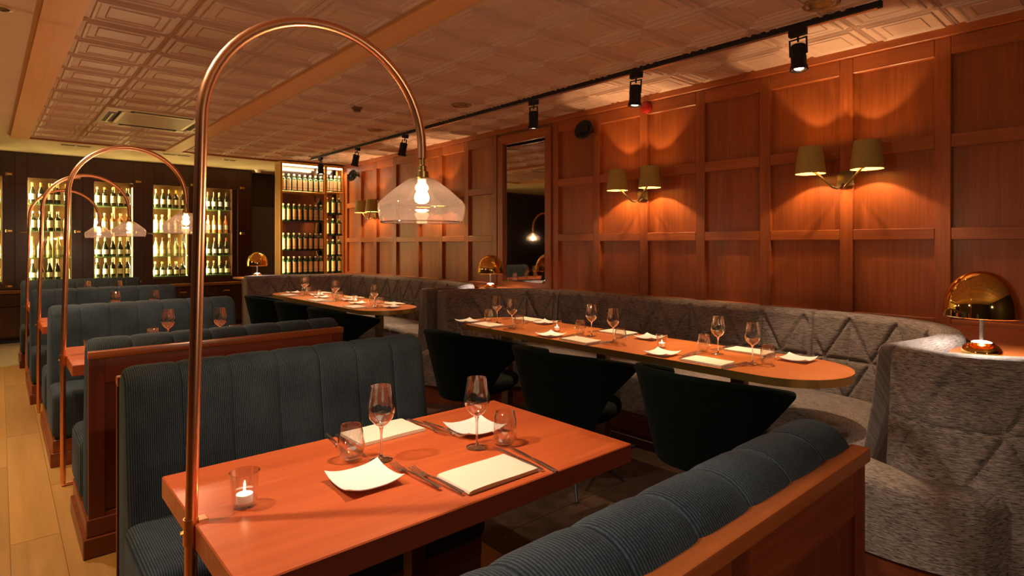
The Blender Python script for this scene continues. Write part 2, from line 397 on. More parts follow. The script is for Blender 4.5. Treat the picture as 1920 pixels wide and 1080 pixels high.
MB().box(XL, XW, 8.80, YB, -0.012, 0.0).build('stone_strip', plain('pale_stone', (0.30, 0.22, 0.13), 0.5, noise=0.2, nscale=12), floor, smooth=False)
ceil = struct('ceiling', MB().box(XL-.1, XW+.1, YF-.1, YB+.1, H, H+.1), M['plaster'])
struct('wall_left', MB().box(XL-.1, XL, YF-.1, YB+.1, -.1, H), M['dark_wall'])
struct('wall_front', MB().box(XL, XW, YF-.1, YF, -.1, H), M['dark_wall'])
struct('wall_back', MB().box(XL, XW, YB, YB+.1, -.1, H), M['dark_wall'])
# pressed tin ceiling tiles
def tin_mesh():
    m = MB(); hx, hy = .24, .21
    fr = [(1.0, .001), (0.985, .009), (0.962, .003), (0.94, .008), (0.92, .001), (0.80, .001), (0.775, .011), (0.71, .010), (0.66, .002), (0.50, .002), (0.485, .008), (0.46, .003), (0.0, .003)]
    prev = None
    for f, d in fr:
        if f == 0:
            m.bm.faces.new(prev); break
        ix_ = .24 - .22*(1-f); iy_ = .21 - .22*(1-f)
        vs = [m.bm.verts.new((sx_*max(ix_, .02), sy_*max(iy_, .02), -d)) for sx_, sy_ in ((-1, -1), (1, -1), (1, 1), (-1, 1))]
        if prev:
            for k in range(4): m.bm.faces.new((prev[k], prev[(k+1) % 4], vs[(k+1) % 4], vs[k]))
        prev = vs
    for sx_ in (-1, 1):
        for sy_ in (-1, 1):
            m.lathe([(0.0105, -.002), (0.008, -.007), (0, -.009)], (sx_*.213, sy_*.183, 0), 6)
    return m.mesh('ceiling_tile', M['tin'], False)
tin = tin_mesh()
ty = lambda k: 2.10 + .42*k
for k in range(-11, 17):
    yc = ty(k) + .21
    y0, y1 = yc-.21, min(yc+.21, 9.12)
    if y1 - y0 < .05: continue
    for xa, xb in ((1.90, 1.935), (1.935, 2.415), (2.415, 2.895), (2.895, 3.375), (3.375, 3.855), (3.855, 4.265)):
        if xb - xa < .1: continue
        inst('ceiling_tile', tin, ceil, ((xa+xb)/2, (y0+y1)/2, H-.004), scale=((xb-xa)/.48, (y1-y0)/.42, 1))
for k in range(-15, 14):
    y0, y1 = 3.72 + .41*k, min(3.72 + .41*(k+1), 9.12)
    if y1 - y0 < .05: continue
    dx = -.018*((y0+y1)/2-3.8)
    for xa, xb in ((.345+dx, .805+dx), (.805+dx, 1.28+dx), (1.28+dx, 1.74)):
        if (y0+y1)/2 > 6.7 and (y0+y1)/2 < 7.3 and xa > .7 : continue
        inst('ceiling_tile', tin, ceil, ((xa+xb)/2, (y0+y1)/2, H-.004), scale=((xb-xa)/.48, (y1-y0)/.42, 1))
def quadboard(name, pts, z0, z1, mat):
    return struct(name, MB().prism(pts, z0, z1), mat)
quadboard('trim_1', [(.27, YF), (.46, YF), (.265, 9.18), (.09, 9.18)], H-.035, H, M['beam'])
quadboard('trim_2', [(1.70, YF), (1.893, YF), (1.885, 9.12), (1.70, 9.12)], H-.035, H, M['beam'])
quadboard('trim_3', [(.09, 9.12), (4.27, 9.12), (4.27, 9.18), (.09, 9.18)], H-.03, H, M['oak_rail'])

# panelled right wall
wr = struct('wall_right', MB().box(XW+.02, XW+.15, YF-.1, YB+.1, -.1, H), M['oak_wall'])
ST = [-2.33, -1.79, -1.25, -.71, -.17, .37, .91, 1.44, 1.99, 2.52, 3.07, 3.61, 4.155]
ST2 = [5.125, 5.66, 6.215, 6.77, 7.36, 7.94, 8.44, 8.93]
rails = [(.88, .95), (1.425, 1.495), (1.975, 2.055), (2.53, 2.635)]
rows = [(.10, .88), (.95, 1.425), (1.495, 1.975), (2.055, 2.53)]
xf, xs = XW-.035, XW
def bay(y0, y1):
    for z0, z1 in rows:
        MB().box(xs, xs+.02, y0, y1, z0, z1).build('panel', M['oak_wall'], wr, smooth=False)
    for z0, z1 in rails:
        MB().box(xf, xs+.01, y0+.001, y1-.001, z0, z1, .003, 1).build('rail', M['oak_rail'], wr, smooth=False)
def stile(y, hw=.04):
    MB().box(xf, xs+.01, y-hw, y+hw, .10, 2.635, .003, 1).build('stile', M['oak_wall'], wr, smooth=False)
for S in (ST, ST2):
    for a, b_ in zip(S[:-1], S[1:]): bay(a+.04, b_-.04)
    for y in S: stile(y)
MB().box(xs, xs+.02, 4.19, 5.09, .1, 2.635).build('panel', M['oak_wall'], wr, smooth=False)
MB().box(XW-.06, XW+.02, YF, 9.12, 2.635, 2.70, .004, 1).build('crown_rail', M['oak_rail'], wr, smooth=False)
MB().box(XW-.045, XW+.02, YF, 9.12, 0, .10, .003, 1).build('skirting', M['oak_rail'], wr, smooth=False)
# mirror
mr_ = empty('wall_mirror', (XW-.02, 4.62, 1.75), 0, 'tall mirror in a mitred oak frame set in the panelled wall', 'mirror')
y0, y1, z0, z1 = 4.285-4.62, 4.96-4.62, .985-1.75, 2.515-1.75; fw = .085
def fr_piece(q):
    m = MB(); a = [m.bm.verts.new((-.035, y, z)) for y, z in q]; b2 = [m.bm.verts.new((.02, y, z)) for y, z in q]
    m.bm.faces.new(a); m.bm.faces.new(list(reversed(b2)))
    for k in range(4): m.bm.faces.new((a[k], b2[k], b2[(k+1) % 4], a[(k+1) % 4]))
    return m
fr_piece([(y0, z0), (y0, z1), (y0-fw, z1+fw), (y0-fw, z0-fw)]).build('frame_side', M['oak_wall'], mr_, smooth=False)
fr_piece([(y1, z0), (y1, z1), (y1+fw, z1+fw), (y1+fw, z0-fw)]).build('frame_side', M['oak_wall'], mr_, smooth=False)
fr_piece([(y0, z1), (y1, z1), (y1+fw, z1+fw), (y0-fw, z1+fw)]).build('frame_head', M['oak_rail'], mr_, smooth=False)
fr_piece([(y0, z0), (y1, z0), (y1+fw, z0-fw), (y0-fw, z0-fw)]).build('frame_sill', M['oak_rail'], mr_, smooth=False)
MB().box(-.002, .006, y0, y1, z0, z1).build('mirror_glass', M['mirror'], mr_, smooth=False)
# grey door behind the shelving
struct('door_1', MB().box(3.43, 4.24, YB-.05, YB, 0, 2.08, .004, 1), M['grey_door'])

# ------------------------------------------------------------------ fixtures on the ceiling
tr = empty('light_track', (3.52, 4.7, 2.66), 0, 'long black ceiling track carrying the black spotlights', 'track')
MB().box(-.02, .02, -3.68, 3.85, 0, .04, .003, 1).build('rail', M['black_matt'], tr)
MB().box(-.012, .012, -3.66, 3.83, -.004, .001).build('contact_slot', M['steel'], tr)
def make_spot():
    t = empty('track_spotlight', (0, 0, 0), 0, '', 'spotlight', 'spotlights on the ceiling track')
    MB().box(-.018, .018, -.05, .05, -.04, 0, .003, 1).tube([(0, 0, -.04), (0, 0, -.075)], .006).build('adapter', M['black_matt'], t)
    m = MB()
    m.box(-.004, .004, -.052, -.044, -.155, -.055).box(-.004, .004, .044, .052, -.155, -.055).box(-.004, .004, -.052, .052, -.062, -.055)
    m.build('yoke', M['black_matt'], t)
    m = MB(); m.lathe([(0, -.095), (.036, -.095), (.042, -.102), (.042, -.15), (.039, -.153), (.039, -.16), (.042, -.163), (.042, -.215), (.048, -.225), (.050, -.245), (.046, -.247), (.040, -.235), (0, -.234)], n=28)
    m.build('housing', M['black_matt'], t)
    MB().lathe([(0, -.236), (.040, -.237), (.043, -.243)], n=24).build('reflector', M['steel'], t)
    MB().lathe([(0, -.238), (.022, -.240), (.026, -.237)], n=20).build('lens', M['lens'], t)
    return t
spot0 = make_spot()
SPOTS = [(1.455, 'nearest the camera, above the double wall lamp'), (2.61, 'second from the camera, beside the red alarm'), (3.71, 'in front of the mirror top'), (5.86, 'just behind the front glass lamp stem'), (7.05, 'second from the bottle shelving'), (8.24, 'in front of the brass bottle shelving')]
for i, (y, tx) in enumerate(SPOTS):
    if i == 0: o = spot0; o['label'] = 'black cylindrical track spotlight ' + tx; o.location = (3.52, y, 2.66)
    else: o = copy_tree(spot0, (3.52, y, 2.66), label='black cylindrical track spotlight ' + tx)
    o.rotation_euler = (radians([-3, 2, 3, 10, 12, -4][i]), radians([3, 2, -3, 6, 6, 0][i]), 0)
for (y, aim, wts, sz) in ((1.455, (3.35, 1.42, .6), 74, 60), (2.61, (3.15, 2.4, .75), 68, 52), (3.71, (3.05, 3.5, .75), 68, 50), (5.86, (2.95, 5.5, .75), 68, 52), (7.05, (2.95, 6.5, .75), 68, 52), (8.24, (2.9, 7.4, .75), 68, 50)):
    light('track_beam', 'SPOT', (3.52, y, 2.40), wts*1.2, (1.0, 0.68, 0.38), .018, aim, sz, .45)
def disc(name, x, y, label, cat, mats, r=.095):
    t = empty(name, (x, y, H-.004), 0, label, cat)
    MB().lathe([(r, 0), (r, -.006), (r*.93, -.013), (r*.80, -.010), (r*.78, 0)], n=32).build('rim', mats[0], t)
    MB().lathe([(r*.66, -.001), (r*.60, -.012), (r*.3, -.020), (0, -.022)], n=32).build('centre_plate', mats[1], t)
    MB().lathe([(r*.79, -.0005), (0, -.0006)], n=24).build('throat', M['black_matt'], t)
brz = plain('dull_bronze', (0.30, 0.20, 0.09), 0.35, 0.6)
for x, y, lb in ((3.32, 1.25, 'round bronze ceiling vent nearest the camera, beside the track end'), (3.22, 4.37, 'round ceiling vent between the mirror and the copper lamp'), (3.20, 5.97, 'small-looking round ceiling vent left of the copper lamp stem'), (3.17, 8.56, 'farthest round ceiling vent, above the bottle shelving')):
    disc('ceiling_vent', x, y, lb, 'vent', (brz, brz))
t = empty('smoke_detector', (2.54, 5.11, H-.004), 0, 'small dark round smoke detector on the pressed tin ceiling', 'detector')
MB().lathe([(.052, 0), (.052, -.014), (.045, -.02), (0, -.02)], n=24).build('base', M['bronze'], t)
MB().lathe([(.036, -.018), (.036, -.038), (.028, -.046), (0, -.047)], n=24).build('sensor_head', M['bronze'], t)
def downlight(x, y, label, on=True):
    t = empty('recessed_downlight', (x, y, H), 0, label, 'downlight', 'downlights in the plaster ceiling')
    MB().lathe([(.055, 0), (.055, -.006), (.042, -.008), (.040, 0)], n=24).build('rim', M['steel'], t)
    MB().lathe([(.040, -.002), (0, -.002)], n=24).build('lens', M['lens'] if on else M['bronze'], t)
for x, y, lb in ((0.0, 4.26, 'recessed downlight at the left edge of the plaster ceiling'), (-.20, 1.90, 'recessed plaster-ceiling downlight above the nearest booth'), (-.15, 6.4, 'recessed plaster-ceiling downlight far down the aisle')):
    downlight(x, y, lb, y < 4 or y > 5)
# linear vents in plaster band
for x0, x1, y, lb in ((.60, .91, 9.58, 'dark slot diffuser at the left of the plaster band'), (1.77, 2.11, 9.62, 'dark slot diffuser behind the end of the ceiling beam'), (2.59, 2.75, 9.66, 'short dark slot in the plaster band near the shelving')):
    t = empty('slot_diffuser', ((x0+x1)/2, y, H), 0, lb, 'vent'); hw = (x1-x0)/2
    MB().box(-hw-.015, hw+.015, -.05, .05, -.006, 0, .002, 1).build('frame', M['plaster'], t)
    MB().box(-hw, -.01, -.032, .032, -.008, -.004).box(.01, hw, -.032, .032, -.008, -.004).build('slot', M['black_matt'], t)
t = empty('emergency_light', (3.40, 10.6, H), 0, 'small white dome light at the far end of the ceiling', 'light')
MB().lathe([(.06, 0), (.06, -.02), (.04, -.05), (0, -.055)], n=20).build('dome', M['porcelain'], t)
MB().lathe([(.07, 0), (.07, -.008), (.06, -.01)], n=20).build('base', M['porcelain'], t)
# cassette air conditioner
ac = empty('air_conditioner', (1.215, 7.02, H), 0, 'square ceiling cassette air conditioner with a louvred grille', 'air conditioner')
m = MB(); hs = .475
m.box(-hs, hs, -hs, -.36, -.03, 0, .008).box(-hs, hs, .36, hs, -.03, 0, .008).box(-hs, -.36, -.36, .36, -.03, 0, .008).box(.36, hs, -.36, .36, -.03, 0, .008)
m.build('cover_frame', M['ac_plastic'], ac)
MB().box(-.36, .36, -.36, .36, -.006, 0).build('filter', M['black_matt'], ac, smooth=False)
for dx, dy, rz in ((0, -.395, 0), (0, .395, 0), (-.395, 0, 1), (.395, 0, 1)):
    a, b_ = (.27, .036) if not rz else (.036, .27)
    sl = MB().box(dx-a, dx+a, dy-b_, dy+b_, -.033, -.028).build('air_slot', M['black_matt'], ac)
    a, b_ = (.24, .009) if not rz else (.009, .24)
    MB().box(dx-a, dx+a, dy-b_, dy+b_, -.038, -.032).build('flap', M['ac_plastic'], sl)
gm = MB().box(-.33, .33, -.33, -.30, -.028, -.01).box(-.33, .33, .30, .33, -.028, -.01).box(-.33, -.30, -.3, .3, -.028, -.01).box(.30, .33, -.3, .3, -.028, -.01).build('grille_frame', M['ac_plastic'], ac)
gl_me = MB().box(-.30, .30, -.005, .005, -.026, -.012).mesh('louvre', M['ac_plastic'], False)
for k in range(24): inst('louvre', gl_me, ac, (0, -.288 + k*.025, 0))
# wall speakers, alarm
def speaker(y, z, label, r=.098):
    t = empty('wall_speaker', (XW-.035, y, z), 0, label, 'speaker')
    MB().tube([(0, 0, 0), (-.05, 0, 0)], .012).box(-.008, 0, -.03, .03, -.03, .03).build('bracket', M['black'], t)
    R_ = Matrix.Translation((-.10, 0, -.01)) @ Matrix.Rotation(radians(-72), 4, 'Y') @ Matrix.Rotation(radians(10), 4, 'X')
    MB().lathe([(0, -.055), (.04, -.05), (.075, -.03), (r, 0), (r, .008), (r*.93, .012)], n=32, mat=R_).build('shell', M['black'], t)
    MB().lathe([(r*.93, .012), (r*.8, .004), (r*.45, -.004), (r*.35, .014), (0, .024)], n=32, mat=R_).build('cone', M['black_matt'], t)
speaker(3.68, 2.49, 'round black wall speaker right of the mirror')
speaker(8.50, 2.48, 'round black wall speaker beside the bottle shelving')
t = empty('alarm_beacon', (XW-.035, 3.03, 2.585), 0, 'small round red alarm high on the panelled wall', 'alarm')
Ry = Matrix.Rotation(radians(-90), 4, 'Y')
MB().lathe([(.05, 0), (.05, .02), (.045, .024)], n=24, mat=Ry).build('base', M['red'], t)
MB().lathe([(.045, .022), (.04, .05), (.02, .06), (0, .061)], n=24, mat=Ry).build('dome', M['red'], t)

# ------------------------------------------------------------------ double wall lamps
def make_sconce():
    t = empty('double_wall_lamp', (0, 0, 0), 0, '', 'wall lamp', 'double wall lamps on the panelled wall')
    MB().box(-.022, 0, -.055, .055, -.02, .085, .012, 3).build('wall_plate', M['bronze'], t)
    for s in (-1, 1):
        MB().tube([(-.02, s*.012, .0), (-.10, s*.022, -.035), (-.125, s*.035, -.03), (-.15, s*.14, .078), (-.15, s*.16, .088), (-.15, s*.17, .10), (-.15, s*.17, .115)], .0075, 10).build('arm', M['bronze'], t)
        sh = MB().lathe([(.095, .07), (.0728, .25), (.0698, .25), (.092, .07), (.095, .07)], (-.15, s*.17, 0), 64)
        sho = sh.build('lamp_shade', M['shade'], t)
        sho.shadow_terminator_geometry_offset = 0.0; sho.shadow_terminator_shading_offset = 0.0
        MB().lathe([(0, .122), (.010, .122), (.012, .115), (.018, .11), (0, .108)], (-.15, s*.17, 0), 12).build('socket', M['bronze'], sho)
    return t
sc0 = make_sconce()
SCON = [(1.44, 'double wall lamp with olive shades nearest the camera'), (3.07, 'double wall lamp with olive shades right of the round speaker'), (6.215, 'double wall lamp hidden behind the front glass lamp shade'), (7.94, 'farthest double wall lamp, left of the front glass shade')]
for i, (y, lb) in enumerate(SCON):
    o = sc0 if i == 0 else copy_tree(sc0)
    o.location = (XW-.035, y, 1.80); o['label'] = lb
    for s in (-1, 1):
        light('sconce_bulb', 'POINT', (XW-.035-.15, y+s*.17, 1.80+.145), 9.5, (1.0, 0.60, 0.30), .008)

# ------------------------------------------------------------------ copper arch lamps
def make_arch(label):
    t = empty('arch_lamp', (0, 0, 0), 0, label, 'floor lamp', 'copper arch lamps at the booths')
    r = .316; zc = 1.69; px = lambda z: .024*(z-.73)/1.0
    pts = [(0, 0, .03), (px(.7)*0, 0, .7)] + [(px(z), 0, z) for z in (.9, 1.1, 1.3, 1.5, 1.62)]
    x0 = px(1.69)
    R2 = (.632 - x0)/2
    for k in range(0, 33):
        a = pi - pi*k/32; pts.append((x0+R2+R2*cos(a), 0, zc + .30*sin(a)))
    pts.append((.632, 0, 1.66))
    MB().tube(pts, .0135, 16).build('pole', M['copper'], t)
    MB().tube([(0, 0, .03), (0, 0, .012), (.02, 0, .012), (.12, 0, .012)], .012, 12).build('foot_pipe', M['copper'], t)
    c = MB().lathe([(.0135, .70), (.0165, .70), (.0165, .76), (.0135, .76)], n=20).box(.012, .035, -.016, .016, .705, .755, .002, 1)
    co = c.build('clamp', M['copper'], t)
    MB().tube([(-.022, -.0, .73), (-.014, 0, .73)], .005, 8).tube([(.022, -.02, .73), (.022, -.014, .73)], .004, 8).build('screw', M['brass'], co)
    X = Matrix.Translation((.632, 0, 0))
    MB().lathe([(.009, 1.665), (.009, 1.640), (.014, 1.636), (.014, 1.622), (.020, 1.620), (.020, 1.602), (.026, 1.600), (.026, 1.596), (0, 1.596)], n=24, mat=X).build('socket', M['brass'], t)
    prof = [(.026, 1.600), (.040, 1.597), (.056, 1.586), (.080, 1.568), (.104, 1.548), (.122, 1.532), (.131, 1.519), (.1325, 1.508), (.130, 1.490), (.126, 1.474), (.123, 1.466), (.1205, 1.465)]
    MB().lathe(prof, n=56, mat=X).build('glass_shade', M['shade_glass'], t)
    MB().lathe([(.1205, 1.4645), (.1225, 1.463), (.1245, 1.4655), (.1232, 1.468), (.1205, 1.4645)], n=56, mat=X).build('rim', thin_glass('rim_glass', (.8, .75, .7), (.4, .32, .28), gain=3), t)
    MB().lathe([(0.012, 1.597), (.013, 1.585), (.019, 1.577), (.021, 1.568), (.016, 1.560), (.021, 1.550), (.0235, 1.540), (.020, 1.529), (0.01, 1.523), (0, 1.522)], n=24, mat=X).build('bulb', M['bulb'], t)
    return t
arch0 = make_arch('')
ARCH = [(.334, 1.513, 'tall copper arch lamp clamped to the nearest booth table'), (.273, 4.23, 'copper arch lamp second from the camera'), (.240, 6.20, 'copper arch lamp third from the camera'), (.215, 8.10, 'farthest copper arch lamp in the row')]
for i, (x, y, lb) in enumerate(ARCH):
    o = arch0 if i == 0 else copy_tree(arch0)
    o.location = (x, y, 0); o['label'] = lb
    light('arch_bulb', 'POINT', (x+.632, y, 1.505), [16, 13, 12, 12][i], (1.0, 0.68, 0.40), .02)

# ------------------------------------------------------------------ booth benches
def bench_back(prof, wx, nch, bulge, seam_only=False):
    """extrude profile (y,z) along x with flutes"""
    TT = [0, .03, .08, .2, .4, .6, .8, .92, .97]
    m = MB(); per = len(TT); tot = nch*per; cum = [0]
    P = [Vector((0, y, z)) for y, z in prof]
    nrm = []
    for i in range(len(P)):
        t = P[min(i+1, len(P)-1)] - P[max(i-1, 0)]
        n = Vector((0, t.z, -t.y)).normalized(); nrm.append(n)
    c = sum((p for p in P), Vector())/len(P)
    rows_ = []
    for i in range(tot+1):
        tt = TT[i % per]; xx = wx*(i//per + tt)/nch
        b = bulge*(min(1, abs(sin(pi*tt))*2.2)**0.4) - bulge
        e = min(xx, wx-xx); R = .03
        ins = 0 if e >= R else R - sqrt(max(0, R*R-(R-e)**2))
        rows_.append([Vector((xx, 0, 0)) + p + n*(b - ins) for p, n in zip(P, nrm)])
    m.grid(rows_)
    m.bm.verts.ensure_lookup_table()
    np_ = len(P)
    m.bm.faces.new([m.bm.verts[j] for j in range(np_)])
    m.bm.faces.new([m.bm.verts[tot*np_ + j] for j in reversed(range(np_))])
    return m
def roll(cy, cz, ry, rz_, a0, a1, n=14):
    return [(cy + ry*cos(radians(a0+(a1-a0)*k/n)), cz + rz_*sin(radians(a0+(a1-a0)*k/n))) for k in range(n+1)]
W = 1.20
def seat(t, y0, y1, name='seat'):
    m = MB().box(-.012, W+.012, y0, y1, .17, .465, .045, 5)
    m.build(name, M['corduroy'], t)
def single_bench(loc, flip, label):
    t = empty('booth_bench', loc, pi if flip else 0, label, 'bench', 'blue fluted booth benches')
    fl = (lambda x: W-x) if flip else (lambda x: x)
    ch = empty
    prof = [(.27, .17), (.27, .44), (.245, .55), (.222, .68), (.205, .80), (.195, .87)] + roll(.102, .885, .088, .080, 0, 180)[0:] + [(.015, .84), (.015, .17)]
    k = bench_back(prof, W, 7, .009)
    o = k.build('backrest', M['corduroy'], t)
    seat(t, .22, .66)
    # wooden back
    MB().box(-.002, W+.002, -.014, .030, .884, .917, .004, 2).build('cap_rail', M['cap_wood'], t)
    MB().box(.06, W-.06, 0, .014, .77, .884, .002, 1).build('rail', M['bench_wood'], t)
    MB().box(.06, W-.06, 0, .014, .10, .19, .002, 1).build('rail', M['bench_wood'], t)
    for xa in (0.0, .57, W-.06):
        MB().box(xa+.0, xa+.062, -.002, .0145, .08, .884, .002, 1).build('stile', M['bench_wood_v'], t)
    for xa, xb in ((.062, .57), (.632, W-.06)):
        MB().box(xa, xb, .008, .0148, .19, .78).build('panel', M['bench_wood_v'], t)
    MB().box(-.02, W+.02, -.02, .60, 0, .09, .004, 1).build('plinth', M['bench_wood'], t)
    MB().box(-.008, W+.008, -.008, .62, .09, .17, .004, 1).build('base_rail', M['bench_wood'], t)
    return t
def double_bench(loc, label):
    t = empty('booth_bench', loc, 0, label, 'bench', 'blue fluted booth benches')
    half = [(-.24, .17), (-.24, .44), (-.215, .55), (-.19, .68), (-.165, .80), (-.15, .88)]
    mid = roll(0, .885, .145, .080, 180, 0)
    prof = half + mid + [(-y, z) for y, z in reversed(half)]
    prof = list(reversed(prof))
    bench_back(prof, W, 7, .009).build('backrest', M['corduroy'], t)
    seat(t, .20, .62); seat(t, -.62, -.20)
    MB().box(-.02, W+.02, -.60, .60, 0, .09, .004, 1).build('plinth', M['bench_wood'], t)
    MB().box(-.008, W+.008, -.60, .60, .09, .17, .004, 1).build('base_rail', M['bench_wood'], t)
    return t
single_bench((.345, .485, 0), False, 'nearest booth bench, seen from its rolled top and panelled wooden back')
single_bench((.320+W, 2.545, 0), True, 'blue fluted booth bench facing the camera across the nearest table')
single_bench((.295, 3.19, 0), False, 'booth bench with dark red panelled wooden back behind the nearest bench')
double_bench((.255, 5.215, 0), 'double-sided blue booth bench between the second and third copper lamps')
double_bench((.215, 7.15, 0), 'double-sided booth bench between the third and fourth copper lamps')
single_bench((.185+W, 9.12, 0), True, 'farthest booth bench, backing onto the wine cabinets')

# ------------------------------------------------------------------ booth tables
def booth_table(x, y, label):
    t = empty('booth_table', (x, y, 0), 0, label, 'table', 'orange-brown booth tables')
    MB().box(-.601, .601, -.352, .352, .69, .75, .003, 1).build('tabletop', M['table_wood'], t)
    MB().box(-.024, .024, -.024, .024, .012, .68).build('leg', M['brass'], t)
    MB().box(-.20, .20, -.20, .20, 0, .012, .003, 1).build('base_plate', M['black_matt'], t)
    MB().box(-.25, .25, -.12, .12, .68, .69).build('bracket', M['black_matt'], t)
for (x, y), lb in zip(TABLES, ('nearest booth table, orange-brown wood laid for two', 'booth table at the second copper lamp', 'booth table at the third copper lamp', 'booth table at the farthest copper lamp')):
    booth_table(x, y, lb)

# ------------------------------------------------------------------ oval-ended long tables
def oval(cx, hw, y0, y1, r, n=14):
    pts = []
    # racetrack ends as superellipse-like arcs
    L_ = r
    for k in range(n+1):
        a = pi + pi*k/n; pts.append((cx + hw*cos(a), y0 + L_ + L_*sin(a)))
    for k in range(n+1):
        a = 0 + pi*k/n; pts.append((cx + hw*cos(a), y1 - L_ + L_*sin(a)))
    return pts
def clip_poly(poly, ya, yb):
    def cl(P, yy, keep_gt):
        out = []
        for i in range(len(P)):
            a, b = P[i], P[(i+1) % len(P)]
            ia = (a[1] >= yy) if keep_gt else (a[1] <= yy); ib = (b[1] >= yy) if keep_gt else (b[1] <= yy)
            if ia: out.append(a)
            if ia != ib:
                tt = (yy-a[1])/(b[1]-a[1]); out.append((a[0]+(b[0]-a[0])*tt, yy))
        return out
    return cl(cl(poly, ya, True), yb, False)
def long_table(cx, hw, y0, y1, legs, label):
    cy = (y0+y1)/2
    t = empty('long_table', (cx, cy, 0), 0, label, 'table')
    top = oval(0, hw-.004, y0-cy, y1-cy, .30); edge = oval(0, hw, y0-cy, y1-cy, .303)
    cuts = [y0-cy-.1, (y0-cy)+(y1-y0)/3, (y0-cy)+2*(y1-y0)/3, y1-cy+.1]
    for a, b_ in zip(cuts[:-1], cuts[1:]):
        MB().prism(clip_poly(top, a+.001, b_-.001), .712, .75).build('tabletop', M['table_wood_y'], t, smooth=False)
    inner = oval(0, hw-.0035, y0-cy, y1-cy, .2995)
    m = MB()
    m.rings([[Vector((x, y, .710)) for x, y in inner], [Vector((x, y, .710)) for x, y in edge], [Vector((x, y, .7505)) for x, y in edge], [Vector((x, y, .7505)) for x, y in inner]], closed=True)
    m.build('edge_band', M['brass'], t)
    for ly in legs:
        MB().box(-.03, .03, ly-cy-.04, ly-cy+.04, .012, .70, .003, 1).build('leg', M['bronze'], t)
        MB().box(-.18, .18, ly-cy-.16, ly-cy+.16, 0, .012, .003, 1).build('base_plate', M['black_matt'], t)
        MB().box(-.22, .22, ly-cy-.04, ly-cy+.04, .70, .712).build('bracket', M['black_matt'], t)
    return t
long_table(3.135, .325, 1.04, 3.98, (1.615, 2.60, 3.62), 'near long round-ended table with brass edge, laid for six')
long_table(2.945, .325, 5.0, 7.88, (5.42, 6.4, 7.35), 'far long round-ended table with brass edge, by the bottle shelving')

# ------------------------------------------------------------------ banquettes (quilted, curved)
def catmull(P, per=10):
    P = [Vector(p) for p in P]; out = []
    Q = [P[0]*2-P[1]] + P + [P[-1]*2-P[-2]]
    for i in range(1, len(Q)-2):
        a, b, c, d = Q[i-1:i+3]
        for k in range(per):
            t = k/per
            out.append(0.5*((2*b)+(-a+c)*t+(2*a-5*b+4*c-d)*t*t+(-a+3*b-3*c+d)*t**3))
    out.append(P[-1]); return out
def resample(P, step):
    L_ = [0]
    for a, b in zip(P[:-1], P[1:]): L_.append(L_[-1]+(b-a).length)
    n = max(4, round(L_[-1]/step)); out = []; j = 0
    for i in range(n+1):
        s = L_[-1]*i/n
        while j < len(L_)-2 and L_[j+1] < s: j += 1
        t = (s-L_[j])/max(1e-9, L_[j+1]-L_[j]); out.append(P[j].lerp(P[j+1], t))
    return out, L_[-1]
def quilt(s, t, p=.28):
    """stitch depth at arc s, t 0 top .. 1 bottom"""
    def d(u, ww): return max(0, 1-abs(u)/ww)
    k = s/p; g = 0; ww = .019
    # diagonals: from apex (k int, t=0) to (k±1, t=1)
    for sg in (1, -1):
        u = (k - sg*t); u = (u-round(u))*p; g = max(g, d(u*0.86, ww))
    u = (k-round(k))*p; g = max(g, d(u, ww*.8)*.8)
    if t > .02: g = max(g, d((t-.5)*.5, ww*.9)*.9)
    return g
def set_uv(o, uvs):
    me = o.data; lay = me.uv_layers.new(name='UVMap')
    for lp in me.loops: lay.data[lp.index].uv = uvs[lp.vertex_index]
